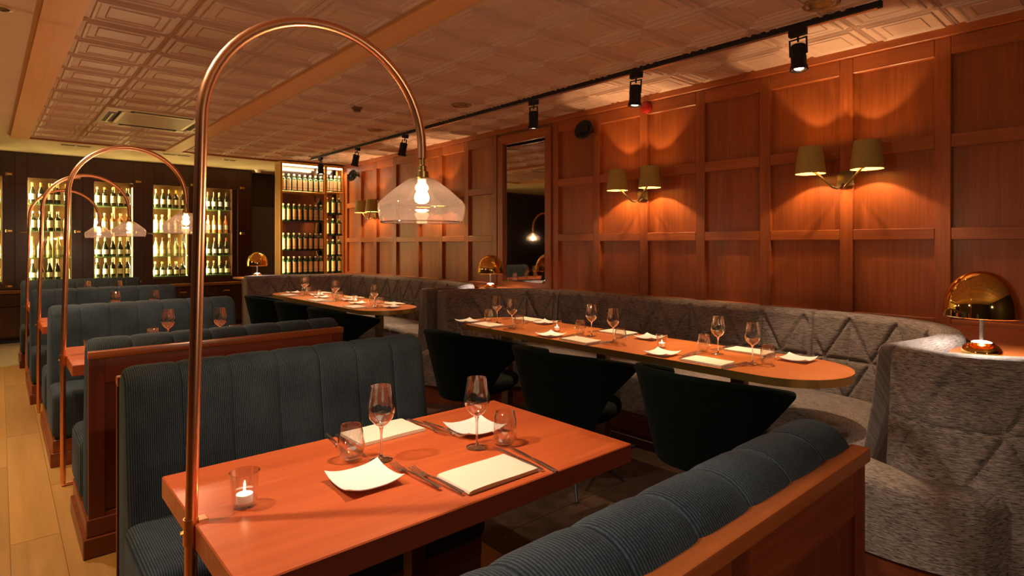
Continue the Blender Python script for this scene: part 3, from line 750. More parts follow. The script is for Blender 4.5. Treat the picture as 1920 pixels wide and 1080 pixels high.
def banquette_back(path, t, breaks, thick=.125, ztop=.965, zbot=.15, lean=.07, outquilt=False):
    P, Ltot = resample(catmull([(x, y, 0) for x, y in path]), .011)
    n = len(P)
    cuts = [0] + [min(n-1, int(b*(n-1))) for b in breaks] + [n-1]
    T = []
    for i in range(n):
        tg = (P[min(i+1, n-1)]-P[max(i-1, 0)]).normalized(); T.append(Vector((tg.y, -tg.x, 0)))  # inner normal (right)
    sec = []  # (offset toward inner, z, quilt t or None)
    zseat = .43
    for k in range(0, 7): z = zbot + (zseat-zbot)*k/7; sec.append((lean*1.0, z, None))
    for k in range(0, 45):
        q = k/44; z = zseat + (ztop-.035-zseat)*q; sec.append((lean*(1-q)**1.3, z, 1-q))
    for k in range(1, 6):
        a = radians(90*k/5); sec.append((-.035*(1-cos(a)), ztop-.035+.035*sin(a), None))
    for k in range(1, 6):
        a = radians(90*k/5); sec.append((-(thick-.035) - .035*sin(a), ztop-.035+.035*cos(a), None))
    for k in range(1, 8): sec.append((-thick, ztop-.035-(ztop-.035-zbot)*k/7, None))
    al = [0]
    for a, b in zip(sec[:-1], sec[1:]): al.append(al[-1]+sqrt((a[0]-b[0])**2+(a[1]-b[1])**2))
    for ci in range(len(cuts)-1):
        a, b = cuts[ci], cuts[ci+1]
        m = MB(); rows_ = []; uvs = []
        for i in range(a, b+1):
            s = Ltot*i/(n-1); e = min(i-a, b-i)*Ltot/(n-1); R = .022
            ins = 0 if e >= R else .7*(R - sqrt(max(0, R*R-(R-e)**2)))
            row = []
            for j, (o_, z, q) in enumerate(sec):
                off = o_
                if q is not None: g_ = quilt(s, q); off -= .020*g_**1.3*(1 if e > .03 else .3) - .006
                cen = -thick/2
                off = cen + (off-cen)*(1-ins/ (thick/2+.02))
                zz = z if z < ztop-.04 else z - ins*.6
                row.append(P[i] + T[i]*off + Vector((0, 0, zz)))
                uvs.append((s, al[j]))
            rows_.append(row)
        m.grid(rows_); m.bm.verts.ensure_lookup_table(); ns = len(sec)
        m.bm.faces.new([m.bm.verts[j] for j in range(ns)]); m.bm.faces.new([m.bm.verts[(b-a)*ns+j] for j in reversed(range(ns))])
        o = m.build('backrest', M['chenille'], t, angle=50); set_uv(o, uvs)
    return P, T, Ltot
def banquette_seat(back, front, t, breaks, lean=.05, z0=.17, z1=.465):
    B, _ = resample(catmull([(x, y, 0) for x, y in back]), .04); F_, _ = resample(catmull([(x, y, 0) for x, y in front]), .04)
    n = 120
    def rs(P):
        L_ = [0]
        for a, b in zip(P[:-1], P[1:]): L_.append(L_[-1]+(b-a).length)
        out = []; j = 0
        for i in range(n+1):
            s = L_[-1]*i/n
            while j < len(L_)-2 and L_[j+1] < s: j += 1
            out.append(P[j].lerp(P[j+1], (s-L_[j])/max(1e-9, L_[j+1]-L_[j])))
        return out
    B = rs(B); F_ = rs(F_); cuts = [0]+[int(b*n) for b in breaks]+[n]
    prof = [(1.0, z0)] + [(1.0, z0+(z1-.05-z0)*k/5) for k in range(1, 6)]
    for ci in range(len(cuts)-1):
        a, b = cuts[ci], cuts[ci+1]; m = MB(); rows_ = []; uvs = []
        s = 0
        for i in range(a, b+1):
            if i > a: s += (F_[i]-F_[i-1]).length
            e = min(i-a, b-i); ins = (0.0, )[0] if e > 1 else (.012 if e == 0 else .003)
            d = F_[i]-B[i]; ln = d.length; d = d/ln if ln > 1e-6 else Vector((1, 0, 0))
            row = []; v = 0; last = None
            for f, z in prof: row.append(B[i]+d*(ln-ins)+Vector((0, 0, z)))
            for k in range(1, 6):
                q = radians(90*k/5); row.append(B[i]+d*(ln-ins-.05*(1-cos(q)))+Vector((0, 0, z1-.05+.05*sin(q)-ins)))
            for k in range(1, 7):
                q = k/6; row.append(B[i]+d*((ln-.05)*(1-q) )+Vector((0, 0, z1 + .008*sin(pi*q)-ins)))
            row.append(B[i]+Vector((0, 0, z0)))
            for k, p in enumerate(row):
                if last is not None: v += (p-last).length
                last = p; uvs.append((s, v))
            rows_.append(row)
        m.grid(rows_); m.bm.verts.ensure_lookup_table(); ns = len(rows_[0])
        m.bm.faces.new([m.bm.verts[j] for j in range(ns)]); m.bm.faces.new([m.bm.verts[(b-a)*ns+j] for j in reversed(range(ns))])
        o = m.build('seat', M['chenille'], t, angle=50); set_uv(o, uvs)
    # plinth
    m = MB(); rows_ = []
    for i in range(n+1):
        d = (F_[i]-B[i]); 
        p = B[i]+d*.86
        rows_.append([p, p+Vector((0, 0, z0)), B[i]+Vector((0, 0, z0)), B[i].copy()])
    m.grid(rows_); m.build('plinth', M['bench_wood'], t)

b1 = empty('curved_banquette', (0, 0, 0), 0, 'near C-shaped quilted grey banquette behind the near long table', 'banquette')
B1 = [(3.08, 4.46), (3.40, 4.42), (3.74, 4.18), (3.92, 3.78), (3.97, 3.2), (3.98, 2.4), (3.98, 1.6), (3.95, 1.20), (3.80, .92), (3.48, .78), (3.15, .80), (2.90, .86)]
banquette_back(B1, b1, (.235, .68))
banquette_seat([(3.06, 4.44), (3.40, 4.36), (3.68, 4.12), (3.86, 3.74), (3.90, 3.2), (3.91, 2.4), (3.91, 1.6), (3.87, 1.25), (3.73, 1.02), (3.45, .90), (3.15, .92), (2.88, .93)],
               [(2.75, 4.35), (2.95, 4.0), (3.25, 3.85), (3.42, 3.55), (3.45, 3.1), (3.46, 2.4), (3.46, 1.75), (3.44, 1.48), (3.40, 1.32), (3.25, 1.20), (2.95, 1.15), (2.66, 1.02)], b1, (.26, .66))
b3 = empty('curved_banquette', (0, 0, 0), 0, 'nearest quilted grey banquette at the right edge, beside the big gold lamp', 'banquette')
banquette_back([(2.86, .80), (2.79, .69), (2.775, .57), (2.81, .44), (2.90, .31), (3.08, .13), (3.36, -.10), (3.75, -.35), (3.98, -.7), (4.0, -1.2)], b3, (.62,), lean=.025)
banquette_seat([(2.86, .88), (2.80, .74), (2.79, .62), (2.80, .53), (2.84, .43)], [(2.62, .95), (2.60, .80), (2.605, .64), (2.66, .48), (2.80, .395)], b3, ())
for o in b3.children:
    if o.name.split('.')[0] in ('backrest', 'seat'): o.data.materials[0] = M['chenille_glints']
b2 = empty('curved_banquette', (0, 0, 0), 0, 'far C-shaped quilted grey banquette below the bottle shelving', 'banquette')
B2 = [(2.48, 8.22), (3.0, 8.20), (3.45, 8.0), (3.75, 7.6), (3.86, 7.0), (3.87, 6.2), (3.86, 5.5), (3.80, 5.15), (3.62, 4.93), (3.35, 4.84), (3.08, 4.86)]
banquette_back(B2, b2, (.30, .70))
banquette_seat([(2.46, 8.16), (2.97, 8.12), (3.40, 7.93), (3.68, 7.55), (3.79, 7.0), (3.80, 6.2), (3.79, 5.5), (3.72, 5.22), (3.57, 5.04), (3.33, 4.96), (3.06, 4.96)],
               [(2.42, 7.80), (2.80, 7.72), (3.08, 7.56), (3.24, 7.3), (3.32, 6.9), (3.33, 6.2), (3.32, 5.7), (3.28, 5.5), (3.2, 5.36), (3.05, 5.28), (2.80, 5.18)], b2, (.28, .70))
# wooden ledges between banquettes
def ledge(name, poly, label):
    t = empty('lamp_ledge', (0, 0, 0), 0, label, 'ledge')
    MB().prism(poly, .90, .925).build('top', M['cap_wood'], t, smooth=False)
    cx = sum(p[0] for p in poly)/len(poly); cy = sum(p[1] for p in poly)/len(poly)
    MB().prism([(cx+(x-cx)*.9, cy+(y-cy)*.9) for x, y in poly], .0, .90).build('base', M['bench_wood_v'], t, smooth=False)
ledge('a', [(2.95, .62), (3.2, .66), (3.5, .63), (3.9, .78), (4.10, 1.15), (4.235, 1.2), (4.235, -.55), (4.0, -.4), (3.45, .02), (3.15, .28), (2.96, .48)], 'orange wooden ledge under the big gold dome lamp')
ledge('b', [(3.3, 4.60), (3.6, 4.56), (3.95, 4.25), (4.10, 3.9), (4.235, 3.9), (4.235, 5.35), (4.02, 5.2), (3.9, 4.95), (3.6, 4.70)], 'wooden ledge below the mirror between two banquettes')
ledge('c', [(2.5, 8.36), (3.05, 8.36), (3.55, 8.14), (3.90, 7.7), (4.02, 7.2), (4.235, 7.2), (4.235, 8.88), (2.5, 8.88)], 'wooden ledge under the far gold dome lamp')

# ------------------------------------------------------------------ gold dome table lamps
def make_dome():
    t = empty('dome_table_lamp', (0, 0, 0), 0, '', 'table lamp', 'gold dome table lamps')
    R_ = .135
    prof = [(R_, .168), (R_*1.0, .185)] + [(R_*cos(radians(a)), .195 + .165*sin(radians(a))) for a in range(5, 90, 6)] + [(0, .36)]
    inn = [(r*.975, z-.003) for r, z in reversed(prof)]
    MB().lathe(prof + inn + [prof[0]], n=56).build('dome_shade', M['gold'], t)
    MB().lathe([(.0075, .06), (.0075, .335)], n=16).build('stem', M['steel'], t)
    MB().lathe([(0, 0), (.068, 0), (.071, .004), (.071, .014)] + [(.071*cos(radians(a)), .014+.050*sin(radians(a))) for a in range(8, 62, 9)], n=40).build('base', M['gold'], t)
    MB().lathe([(.036, .0565), (.030, .060), (.02, .0625), (0, .063)], n=32).build('lit_base_top', M['base_top_glow'], t)  # emission stands in for the dome's light falling on the base top
    MB().lathe([(0, .245), (.018, .245), (.02, .30), (0.012, .325), (0, .325)], n=16).build('socket', M['brass'], t)
    return t
d0 = make_dome()
for i, (x, y, z, lb) in enumerate(((3.13, .535, .925, 'big gold dome table lamp at the right, on the ledge'), (3.84, 4.70, .925, 'gold dome table lamp left of the mirror'), (2.72, 8.52, .925, 'far gold dome table lamp left of the bottle shelving'))):
    o = d0 if i == 0 else copy_tree(d0)
    o.location = (x, y, z); o['label'] = lb
    light('dome_bulb', 'SPOT', (x, y, z+.235), 16, (1.0, 0.86, 0.70), .03, (x, y, 0), 136, .3)

# ------------------------------------------------------------------ green velvet chairs
def make_chair():
    t = empty('velvet_chair', (0, 0, 0), 0, '', 'chair', 'dark green velvet chairs')
    # facing +x ; shell around back
    def sp(u, v, off=0):
        # u -1..1 around, v 0 bottom .. 1 top
        ext = radians(66 + 38*v**1.8)
        a = pi + u*ext
        r = .235 + .070*v**0.9 + off
        rim = .80 - .10*abs(u)**2.2
        z = .36 + (rim-.36)*v
        fx = 1.0 + .10*v
        x = r*cos(a)*fx; y = r*sin(a)*(1.0+.06*v)
        if v > .6: 
            k = (v-.6)/.4; y *= 1+.07*k; x += .075*k*abs(u)**3
        return Vector((x, y, z))
    outer = [[sp(-1+2*i/36, j/14, .014) for j in range(15)] for i in range(37)]
    inner = [[sp(-1+2*i/36, j/14, -.014) for j in reversed(range(15))] for i in range(37)]
    m = MB(); rings_ = [o_+i_ for o_, i_ in zip(outer, inner)]
    m.rings(rings_)
    m.build('shell', M['velvet'], t, angle=60)
    MB().tube([sp(-1+2*i/40, 1, 0)+Vector((0, 0, .002)) for i in range(41)], .019, 10).build('rim_roll', M['velvet'], t)
    # arm wings curling down to the seat
    for s in (-1, 1):
        MB().tube([sp(s, 1-k/8.) for k in range(9)], [.019-.0006*k for k in range(9)], 10).build('arm_edge', M['velvet'], t)
    prof = []
    m = MB()
    pl = [(.27*cos(a)*(1.25 if cos(a) > 0 else .80)+.03, .235*sin(a)) for a in [2*pi*k/36 for k in range(36)]]
    def sc_(f, z): return [Vector((x*f+.01*(1-f), y*f, z)) for x, y in pl]
    m.rings([sc_(.55, .375), sc_(.86, .385), sc_(.98, .41), sc_(1.0, .435), sc_(.97, .458), sc_(.88, .47), sc_(.4, .478)])
    m.build('seat', M['velvet'], t, angle=60)
    MB().tube([(0, 0, .10), (0, 0, .39)], .022, 16).build('column', M['black'], t)
    for k in range(4):
        a = radians(45+90*k)
        MB().tube([(0.01*cos(a), .01*sin(a), .30), (.14*cos(a), .14*sin(a), .16), (.30*cos(a), .30*sin(a), .012)], [.012, .011, .009], 8).build('leg', M['black'], t)
    return t
ch0 = make_chair()
CH = [(2.60, 1.50, 'green velvet chair nearest the camera at the near long table'), (2.52, 2.33, 'middle green velvet chair at the near long table'), (2.49, 3.22, 'green velvet chair at the far end of the near long table'),
      (2.44, 5.12, 'green velvet chair nearest the camera at the far long table'), (2.43, 5.93, 'middle green velvet chair at the far long table'), (2.40, 6.80, 'farthest green velvet chair at the far long table')]
for i, (x, y, lb) in enumerate(CH):
    o = ch0 if i == 0 else copy_tree(ch0)
    o.location = (x, y, 0); o['label'] = lb; o.rotation_euler = (0, 0, radians([-4, 3, 5, 0, 4, -3][i]))

# ------------------------------------------------------------------ tableware
def make_wine():
    t = empty('wine_glass', (0, 0, 0), 0, '', 'glass', 'stemmed wine glasses')
    k = 1.0
    bowl = [(0.0, .098), (.008, .100), (.020, .108), (.034, .124), (.0405, .140), (.0415, .150), (.0395, .168), (.035, .195), (.0305, .222)]
    inn = [(max(0, r-.0009), z+.0009) for r, z in reversed(bowl)]; inn[0] = (bowl[-1][0]-.0008, .222)
    MB().lathe(bowl+inn, n=32).build('bowl', M['glass'], t, angle=80)
    MB().lathe([(.0075, .0985), (.0045, .090), (.0033, .075), (.0033, .02), (.006, .008), (.018, .0035), (.034, .002), (.0345, .0008), (0.02, 0), (0, 0)], n=28).build('stem', M['glass_solid'], t, angle=80)
    return t
def make_tumbler():
    t = empty('tumbler', (0, 0, 0), 0, '', 'glass', 'stemless tumblers')
    out = [(0, 0), (.024, 0), (.030, .004), (.037, .020), (.0405, .036), (.040, .052), (.036, .078), (.0305, .105)]
    inn = [(.0297, .105), (.035, .078), (.039, .052), (.0395, .037), (.035, .022), (.027, .010), (0, .008)]
    MB().lathe(out+inn, n=32).build('body', M['glass'], t, angle=80)
    return t
def make_candle():
    t = empty('candle_holder', (0, 0, 0), 0, '', 'candle', 'tea lights in glass holders')
    out = [(0, 0), (.026, 0), (.028, .003), (.036, .085)]; inn = [(.034, .085), (.0265, .012), (0, .011)]
    MB().lathe(out+inn, n=32).build('glass_cup', M['glass'], t, angle=60)
    tl = MB().lathe([(0, .012), (.0195, .012), (.0195, .030), (.0185, .030), (.0185, .028)], n=24).build('tea_light', M['porcelain'], t)
    MB().lathe([(.0185, .028), (0, .0282)], n=24).build('wax', M['wax'], tl)
    MB().lathe([(0, .030), (.0025, .033), (.003, .037), (.0012, .044), (0, .048)], n=10).build('flame', M['flame'], tl)
    return t
def make_napkin():
    m = MB()
    # folded: three stacked layers with a rolled left edge
    hx, hy = .1225, .075
    poly = []
    sec = [(-hy, .0), (-hy, .0)]
    layers = []
    def sec_at(y): return 0
    rings_ = []
    prof = [( -hx, .004), (-hx+.003, .0085), (-hx+.012, .0105)] + [(-hx+.012+(2*hx-.016)*k/6, .0108+.0008*sin(k)) for k in range(1, 7)] + [(hx, .009), (hx, .0062), (hx-.003, .0060), (hx-.001, .0055), (hx, .0035), (hx-.003, .0032), (hx, .0028), (hx, 0), (-hx+.006, 0), (-hx, .002)]
    for k in range(7):
        y = -hy+2*hy*k/6
        rings_.append([Vector((x+(.001*sin(k*2)), y, z)) for x, z in prof])
    m.rings(rings_)
    return m.mesh('napkin', M['linen'], True, 40)
def make_plate():
    hx, hy = .08, .08; n = 14; P = []; Q = []
    for i in range(n+1):
        r1 = []; r2 = []
        for j in range(n+1):
            u, v = -1+2*i/n, -1+2*j/n
            x = hx*u*(1+.06*v*v*0); y = hy*v
            lift = .006 + .004*(abs(u)**4+abs(v)**4) + .010*(abs(u)*abs(v))**2.2
            r1.append(Vector((x, y, lift+.003))); r2.append(Vector((x*.985, y*.985, lift)))
        P.append(r1); Q.append(r2)
    m = MB(); m.grid(P); m.grid(Q)
    m.bm.verts.ensure_lookup_table(); N1 = (n+1)*(n+1)
    idx = [i*(n+1) for i in range(n+1)] + [n*(n+1)+j for j in range(1, n+1)] + [i*(n+1)+n for i in reversed(range(n))] + [j for j in reversed(range(1, n))]
    for a, b in zip(idx, idx[1:]+idx[:1]): m.bm.faces.new((m.bm.verts[a], m.bm.verts[b], m.bm.verts[N1+b], m.bm.verts[N1+a]))
    m.lathe([(.045, .0), (.048, .0), (.05, .008), (.045, .008)], n=20)
    return m.mesh('plate', M['porcelain'], True, 50)
def make_fork():
    t = empty('fork', (0, 0, 0), 0, '', 'cutlery')
    m = MB()
    # handle from y=-.12 to .04 ; tines to .12
    ys = [(-.118, .0055, .006), (-.11, .006, .0065), (-.06, .005, .0085), (-.01, .0038, .010), (.03, .003, .008), (.045, .006, .0055), (.058, .0105, .0045), (.066, .0115, .005)]
    m.rings([[Vector((-w_, y, z)), Vector((w_, y, z)), Vector((w_*.8, y, z+.0028)), Vector((-w_*.8, y, z+.0028))] for y, w_, z in ys])
    m.build('handle', M['steel'], t)
    for k in range(4):
        xx = -.0095+.0063*k
        MB().rings([[Vector((xx-.0014, y, z)), Vector((xx+.0014, y, z)), Vector((xx+.0014, y, z+.0018)), Vector((xx-.0014, y, z+.0018))] for y, z in ((.064, .0052), (.08, .005), (.10, .007), (.114, .0105))]).build('tine', M['steel'], t, smooth=False)
    return t
def make_knife():
    t = empty('knife', (0, 0, 0), 0, '', 'cutlery')
    MB().rings([[Vector((-w_, y, z)), Vector((w_, y, z)), Vector((w_*.7, y, z+h_)), Vector((-w_*.7, y, z+h_))] for y, w_, z, h_ in ((-.13, .0055, .0, .005), (-.12, .0065, 0, .006), (-.06, .0055, .001, .006), (-.01, .004, .001, .005))]).build('handle', M['steel'], t)
    MB().rings([[Vector((-w_, y, .001)), Vector((w2, y, .001)), Vector((w2, y, .0022)), Vector((-w_, y, .003))] for y, w_, w2 in ((-.012, .004, .004), (.01, .006, .009), (.07, .006, .010), (.10, .006, .007), (.122, .004, -.002))]).build('blade', M['steel'], t, smooth=False)
    return t
wine0, tum0, can0, fork0, knife0 = make_wine(), make_tumbler(), make_candle(), make_fork(), make_knife()
nap_me, plate_me = make_napkin(), make_plate()
used = set()
def put(proto, loc, rz, label, group=None):
    if proto.name not in used:
        used.add(proto.name); o = proto; o.location = loc; o.rotation_euler = (0, 0, rz); o['label'] = label
    else: o = copy_tree(proto, loc, rz, label)
    if group: o['group'] = group
    return o
TZ = .751
def setting(nx, ny, face, place, wine=None, tum=None, plate=None, full=True, glasses=True):
    """face: angle the diner looks; local +Y = face"""
    a = face - pi/2
    def W_(lx, ly): return (nx + lx*cos(a)-ly*sin(a), ny + lx*sin(a)+ly*cos(a), TZ)
    j = lambda s=.006: random.uniform(-s, s)
    if full:
        o = inst('napkin', nap_me, None, (nx, ny, TZ), (0, 0, a+j(.03))); tag(o, 'folded cream napkin ' + place, 'napkin', 'folded napkins')
        p = plate or W_(-.285, .185)
        o = inst('side_plate', plate_me, None, (p[0], p[1], TZ), (0, 0, a+j(.04))); tag(o, 'square white side plate ' + place, 'plate', 'square side plates')
        for (lx, ly, dr, wd) in ((-.166, .12, .04, 'outer'), (-.140, .055, .06, 'inner')):
            put(fork0, W_(lx, ly), a+dr, wd + ' fork ' + place, 'forks')
        for (lx, ly, dr, wd) in ((.143, .045, -.085, 'inner'), (.172, .012, -.13, 'outer')):
            put(knife0, W_(lx, ly), a+dr, wd + ' knife ' + place, 'knives')
    if glasses:
        g = wine or W_(.12, .205)
        put(wine0, (g[0], g[1], TZ), 0, 'stemmed wine glass ' + place, 'stemmed wine glasses')
        g = tum or W_(.197, .157)
        put(tum0, (g[0], g[1], TZ), 0, 'stemless tumbler ' + place, 'stemless tumblers')
setting(1.03, 1.270, pi/2, 'at the front place of the nearest booth table', (1.142, 1.466), (1.229, 1.429), (.745, 1.455))
setting(.987, 1.787, -pi/2, 'at the back place of the nearest booth table', (.861, 1.573), (.793, 1.633), (1.24, 1.605))
put(can0, (.455, 1.520, TZ), 0, 'tea light in clear glass on the nearest booth table', 'tea lights in glass holders')
NW = [(2.964, 3.365), (3.032, 2.433), (3.059, 1.502)]; NT = [(2.980, 3.30), (2.995, 2.345), (3.085, 1.43)]
FW = [(3.051, 3.649), (3.127, 2.703), (3.172, 1.767)]; FT = [(3.03, 3.73), (3.100, 2.785), (3.175, 1.86)]
wd = ('at the far end', 'at the middle', 'at the near end')
for k in range(3):
    setting(2.915, (3.61, 2.62, 1.69)[k], 0, wd[k] + ' of the chair side, near long table', NW[k], NT[k], (2.91, (3.86, 2.89, 1.975)[k]))
    setting(3.375, (3.63, 2.665, 1.68)[k], pi, wd[k] + ' of the banquette side, near long table', FW[k], FT[k], (3.33, (3.378, 2.361, 1.38)[k]))
put(can0, (3.105, 3.02, TZ), 0, 'tea light in clear glass at the far part of the near long table', None)
put(can0, (3.105, 2.108, TZ), 0, 'tea light in clear glass at the near part of the near long table', None)
for k in range(3):
    yy = (7.35, 6.45, 5.52)[k]
    setting(2.72, yy, 0, wd[k] + ' of the chair side, far long table', (2.88, yy-.12), (2.90, yy-.20))
    setting(3.18, yy+.02, pi, wd[k] + ' of the banquette side, far long table', (2.95, yy+.0), (2.97, yy+.09))
put(can0, (2.937, 6.93, TZ), 0, 'tea light in clear glass at the far part of the far long table', None)
put(can0, (2.949, 5.96, TZ), 0, 'tea light in clear glass at the near part of the far long table', None)
nm = ('second', 'third', 'farthest')
for i, (x, y) in enumerate(TABLES[1:]):
    dx = x-.94; dy = y-1.513
    setting(1.03+dx, 1.27+dy, pi/2, 'at the front place of the %s booth table' % nm[i], full=False)
    setting(.987+dx, 1.787+dy, -pi/2, 'at the back place of the %s booth table' % nm[i], full=False)
    put(can0, (.455+dx, 1.52+dy, TZ), 0, 'tea light in clear glass on the %s booth table' % nm[i], None)

# ------------------------------------------------------------------ bottles
BP = {
 'wine': ([(0, 0), (.036, 0), (.038, .004), (.038, .17), (.034, .195), (.018, .225), (.0145, .245), (.0145, .30)], (.06, .14), (.245, .305, .0155)),
 'burgundy': ([(0, 0), (.040, 0), (.042, .004), (.042, .13), (.036, .165), (.022, .21), (.0145, .25), (.0145, .30)], (.04, .11), (.24, .305, .0155)),
 'spirit': ([(0, 0), (.038, 0), (.040, .004), (.040, .18), (.034, .20), (.016, .215), (.014, .25), (.016, .255), (.016, .262)], (.05, .16), (.255, .29, .018)),
 'squat': ([(0, 0), (.046, 0), (.048, .004), (.047, .11), (.040, .14), (.018, .165), (.015, .20)], (.03, .10), (.20, .235, .018)),
 'gin': ([(0, 0), (.034, 0), (.036, .003), (.036, .185), (.031, .205), (.016, .218), (.0135, .24), (.016, .244)], (.02, .182), (.242, .268, .016)),
}
_bm = {}
def bottle(kind, glass, label_m, cap_m):
    key = (kind, glass, label_m, cap_m)
    if key not in _bm:
        prof, (l0, l1), (c0, c1, cr) = BP[kind]
        R_ = prof[2][0] + .0006
        b = MB().lathe(prof, n=12, cap1=True).mesh('glass_body', M[glass])
        l = MB().lathe([(R_, l0), (R_, l1)], n=8, a0=pi+.5, a1=2*pi-.5+.6).mesh('label_band', M[label_m])
        c = MB().lathe([(cr, c0), (cr, c1-.003), (cr*.8, c1), (0, c1)], n=10).mesh('cap', M[cap_m])
        _bm[key] = (b, l, c)
    return _bm[key]
def put_bottle(name, key, loc, lb, group, rz=0):
    t = empty(name, loc, rz, lb, 'bottle', group)
    b, l, c = bottle(*key)
    inst('glass_body', b, t); inst('label_band', l, t); inst('cap', c, t)

# ------------------------------------------------------------------ wine cabinets on the back wall
YC = 10.80
counter = empty('bar_counter', (1.35, 10.9, 0), 0, 'dark wooden bar counter with drawers below the wine cabinets', 'counter')
cx0, cx1 = -2.7-1.35, 3.30-1.35
MB().box(cx0, cx1, -.22, .24, .70, .745, .004, 1).build('countertop', M['bar_top'], counter)
MB().box(cx0, cx1-.02, -.16, .24, .08, .70).build('carcass', M['bar_wood'], counter, smooth=False)
MB().box(cx0, cx1-.02, -.12, .24, 0, .08).build('plinth', M['black_matt'], counter, smooth=False)
k = 0; xx = cx0
while xx < cx1 - .3:
    wdd = min(.66, cx1-.02-xx)
    d = MB().box(xx+.01, xx+wdd-.01, -.178, -.16, .52, .69, .003, 1).build('drawer', M['bar_wood'], counter)
    MB().tube([(xx+wdd/2-.05, -.20, .605), (xx+wdd/2+.05, -.20, .605)], .008, 8).box(xx+wdd/2-.045, xx+wdd/2-.035, -.20, -.178, .60, .61).box(xx+wdd/2+.035, xx+wdd/2+.045, -.20, -.178, .60, .61).build('handle', M['brass'], d)
    MB().box(xx+.01, xx+wdd-.01, -.178, -.16, .10, .51, .003, 1).build('door', M['bar_wood'], counter)
    xx += .66
cabn = ['leftmost', 'second', 'third', 'fourth', 'rightmost']
rowsz = [1.985, 1.585, 1.20, .872]; rown = ['top shelf', 'second shelf', 'third shelf', 'bottom shelf']
KEYS = [
 [('wine','bottle_clear','label_white','cap_gold'), ('wine','bottle_green','label_white','cap_gold'), ('wine','bottle_clear','label_white','cap_gold'), ('wine','bottle_dark','label_cream','cap_gold')],
 [('wine','bottle_dark','label_white','cap_gold'), ('spirit','bottle_dark','label_cream','cap_cream'), ('burgundy','bottle_clear','label_cream','cap_gold'), ('burgundy','bottle_dark','label_cream','cap_cream')],
 [('spirit','bottle_dark','label_cream','cap_gold'), ('spirit','bottle_rose','label_white','cap_cream'), ('burgundy','bottle_dark','label_white','cap_cream'), ('wine','bottle_dark','label_cream','cap_cream')],
 [('wine','bottle_dark','label_cream','cap_gold'), ('spirit','bottle_clear','label_cream','cap_cream'), ('burgundy','bottle_clear','label_cream','cap_dark'), ('squat','bottle_dark','label_cream','cap_gold')],
 [('wine','bottle_dark','label_white','cap_dark'), ('wine','bottle_rose','label_white','cap_wine'), ('burgundy','bottle_dark','label_white','cap_wine'), ('squat','bottle_dark','label_cream','cap_wine')],
]
desc = {'bottle_clear': 'pale', 'bottle_green': 'green', 'bottle_dark': 'dark', 'bottle_rose': 'rose-coloured', 'bottle_amber': 'amber'}
ordn = ['first', 'second', 'third', 'fourth', 'fifth']
for c in range(5):
    wx = .295 + .775*(c-1)
    t = empty('wine_cabinet', (wx+.25, YC, 0), 0, 'dark wine cabinet with lit shelves behind glass, %s in the row' % (cabn[c] if c in (0, 4) else cabn[c] + ' from the left'), 'cabinet', 'wine cabinets on the back wall')
    L0, L1 = -.3875, .3875
    m = MB().box(L0, L0+.05, .03, .35, .745, H-.001).box(L1-.05, L1, .03, .35, .745, H-.001).box(L0, L1, .03, .35, 2.42, H-.001).box(L0, L1, .03, .35, .745, .80)
    m.build('carcass', M['bar_wood'], t, smooth=False)
    MB().box(L0+.05, L1-.05, .33, .345, .80, 2.42).build('back_panel', M['amber_back'], t, smooth=False)
    dr = MB().box(L0, -.25, 0, .03, .75, H-.001, .003, 1).box(.25, L1, 0, .03, .75, H-.001, .003, 1).box(-.25, .25, 0, .03, 2.344, H-.001).box(-.25, .25, 0, .03, .75, .845).build('door_frame', M['bar_wood'], t, smooth=False)
    MB().box(-.252, .252, .012, .018, .84, 2.35).build('glass_pane', M['pane'], t, smooth=False)
    for z in rowsz: MB().box(L0+.05, L1-.05, .05, .33, z-.012, z, 0).build('shelf', M['shelf_glass'], t, smooth=False)
    for zz in (2.38, 1.58, .80):
        h = MB().tube([(.30, -.012, zz-.02), (.30, -.012, zz+.02)], .012, 10).box(.285, .36, -.016, .0, zz-.015, zz+.015, .003, 1).build('hinge', M['brass'], t)
    MB().tube([(-.33, -.02, 1.56), (-.25, -.02, 1.56)], .011, 10).tube([(-.29, 0, 1.56), (-.29, -.02, 1.56)], .007, 8).build('handle', M['steel'], t)
    light('cabinet_glow', 'AREA', (wx+.528, YC+.20, 1.58), 14, (1.0, 0.70, 0.24), sx=.02, sy=1.42).rotation_euler = Vector((-1, -.15, 0)).to_track_quat('-Z', 'Y').to_euler()
    led = MB().box(.268, .282, .25, .262, .86, 2.30).build('light_strip', M['led'], t, smooth=False)
    MB().box(.02, .05, .322, .329, .86, 2.30).build('back_light', M['led_amber'], t, smooth=False)
    MB().box(-.276, -.262, .034, .044, .85, 2.34).build('light_strip', M['led'], t, smooth=False)
    light('cabinet_glow', 'AREA', (wx-.02, YC+.06, 1.60), 24, (1.0, 0.72, 0.28), aim=(wx+.40, YC+.22, 1.60), sx=.03, sy=1.5).rotation_euler = Vector((1, .38, 0)).to_track_quat('-Z', 'Y').to_euler()
    for r, z in enumerate(rowsz):
        key = KEYS[c][r]
        n_ = 5
        for b_ in range(n_):
            if c == 0 and b_ < 3: continue
            xb = wx + .055 + (.39)*(b_)/(n_-1) + random.uniform(-.006, .006)
            put_bottle('wine_bottle', key, (xb, YC+.13+random.uniform(-.01, .01), z), '%s bottle, %s from left, %s of the %s wine cabinet' % (desc[key[1]], ordn[b_], rown[r], cabn[c]), 'bottles in the wine cabinets', random.uniform(-.3, .3))
# dark filler wall between cabinets and shelving
struct('trim_4', MB().box(3.0325+.001, 3.36, YC+.02, YB, .745, H), M['bar_wood'])

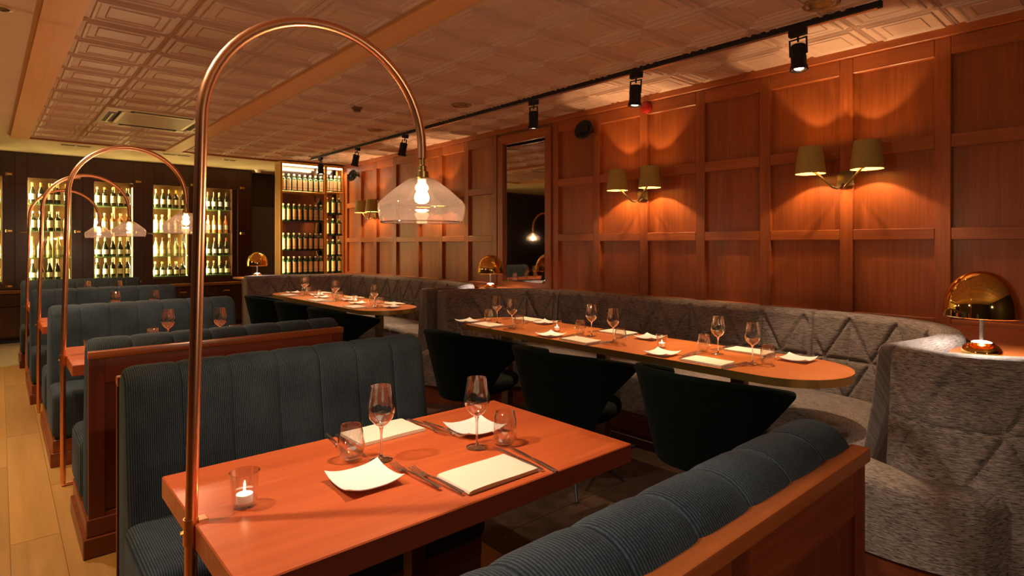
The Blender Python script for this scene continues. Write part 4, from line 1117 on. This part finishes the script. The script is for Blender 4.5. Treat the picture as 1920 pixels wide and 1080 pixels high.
# ------------------------------------------------------------------ brass bottle shelving
sh = empty('bottle_shelving', (3.73, 8.97, 0), 0, 'tall brass-framed shelving full of green bottles in the corner', 'shelving')
sx0, sx1, sxd = 3.20-3.73, 4.235-3.73, 3.92-3.73
for xa, wd_ in ((sx0, .035), (sxd-.02, .045), (sx1-.03, .03)):
    MB().box(xa, xa+wd_, 0, .03, .0, 2.64, .002, 1).build('upright', M['brass'], sh)
for xa, wd_ in ((sx0, .035), (sx1-.03, .03)):
    MB().box(xa, xa+wd_, .20, .23, .0, 2.64, .002, 1).build('upright', M['brass'], sh)
MB().box(sx0, sx1, 0, .23, 2.63, 2.665, .002, 1).build('top_rail', M['brass'], sh)
MB().box(sx0, sx1, .225, .235, .0, 2.63).build('back_panel', M['smoked_mirror'], sh, smooth=False)
MB().box(sx0, sx0+.01, .03, .20, .0, 2.63).build('side_panel', M['glow_back'], sh, smooth=False)
MB().box(sx0+.04, sxd-.025, .02, .05, 2.605, 2.628).build('light_strip', M['led_white'], sh, smooth=False)
MB().box(sxd+.03, sx1-.035, .02, .05, 2.605, 2.628).build('light_strip', M['led_white'], sh, smooth=False)
light('shelf_glow', 'AREA', (3.55, 8.99, 2.59), 5, (1.0, .82, .52), aim=(3.55, 9.1, 2.0), sx=.6, sy=.03)
for xq in (3.242, 3.952):
    light('shelf_glow', 'AREA', (xq, 9.0, 1.5), 4 if xq < 3.5 else 2.2, (1.0, .72, .32), sx=.03, sy=1.3).rotation_euler = Vector((1, .3, 0)).to_track_quat('-Z', 'Y').to_euler()
light('shelf_glow', 'AREA', (4.07, 8.99, 2.59), 2.5, (1.0, .82, .52), aim=(4.07, 9.1, 2.0), sx=.22, sy=.03)
LS = [(2.215, 8), (1.755, 8), (1.30, 8), (.935, 8)]; RS = [(2.24, 4), (1.885, 3), (1.545, 3), (1.205, 3), (.935, 3)]
gk = ('gin', 'bottle_green', 'banded_label', 'cap_cream')
on8 = ['first', 'second', 'third', 'fourth', 'fifth', 'sixth', 'seventh', 'eighth']
for (S, xa, xb, side, mm) in ((LS, 3.275, 3.875, 'wide', 'brass'), (RS, 3.975, 4.19, 'narrow', 'brass')):
    for r, (z, n_) in enumerate(S):
        th = .022 if r == 0 else .012
        MB().box((sx0+.036 if side == 'wide' else sxd+.026), (sxd-.021 if side == 'wide' else sx1-.031), .01, .224, z-th, z, .002, 1).build('shelf', M['brass'] if r == 0 else M['black'], sh)

        for b_ in range(n_):
            xq = xa + (xb-xa)*b_/(n_-1) if n_ > 1 else xa
            put_bottle('green_bottle', gk, (xq, 8.97+.09, z+.001), 'green bottle, tan label, %s from left, %s shelf of %s bay' % (on8[b_], ['top', 'second', 'third', 'fourth', 'lowest'][r] if not (side == 'wide' and r == 3) else 'lowest', side), 'green bottles on the brass shelving', random.uniform(-.1, .1))
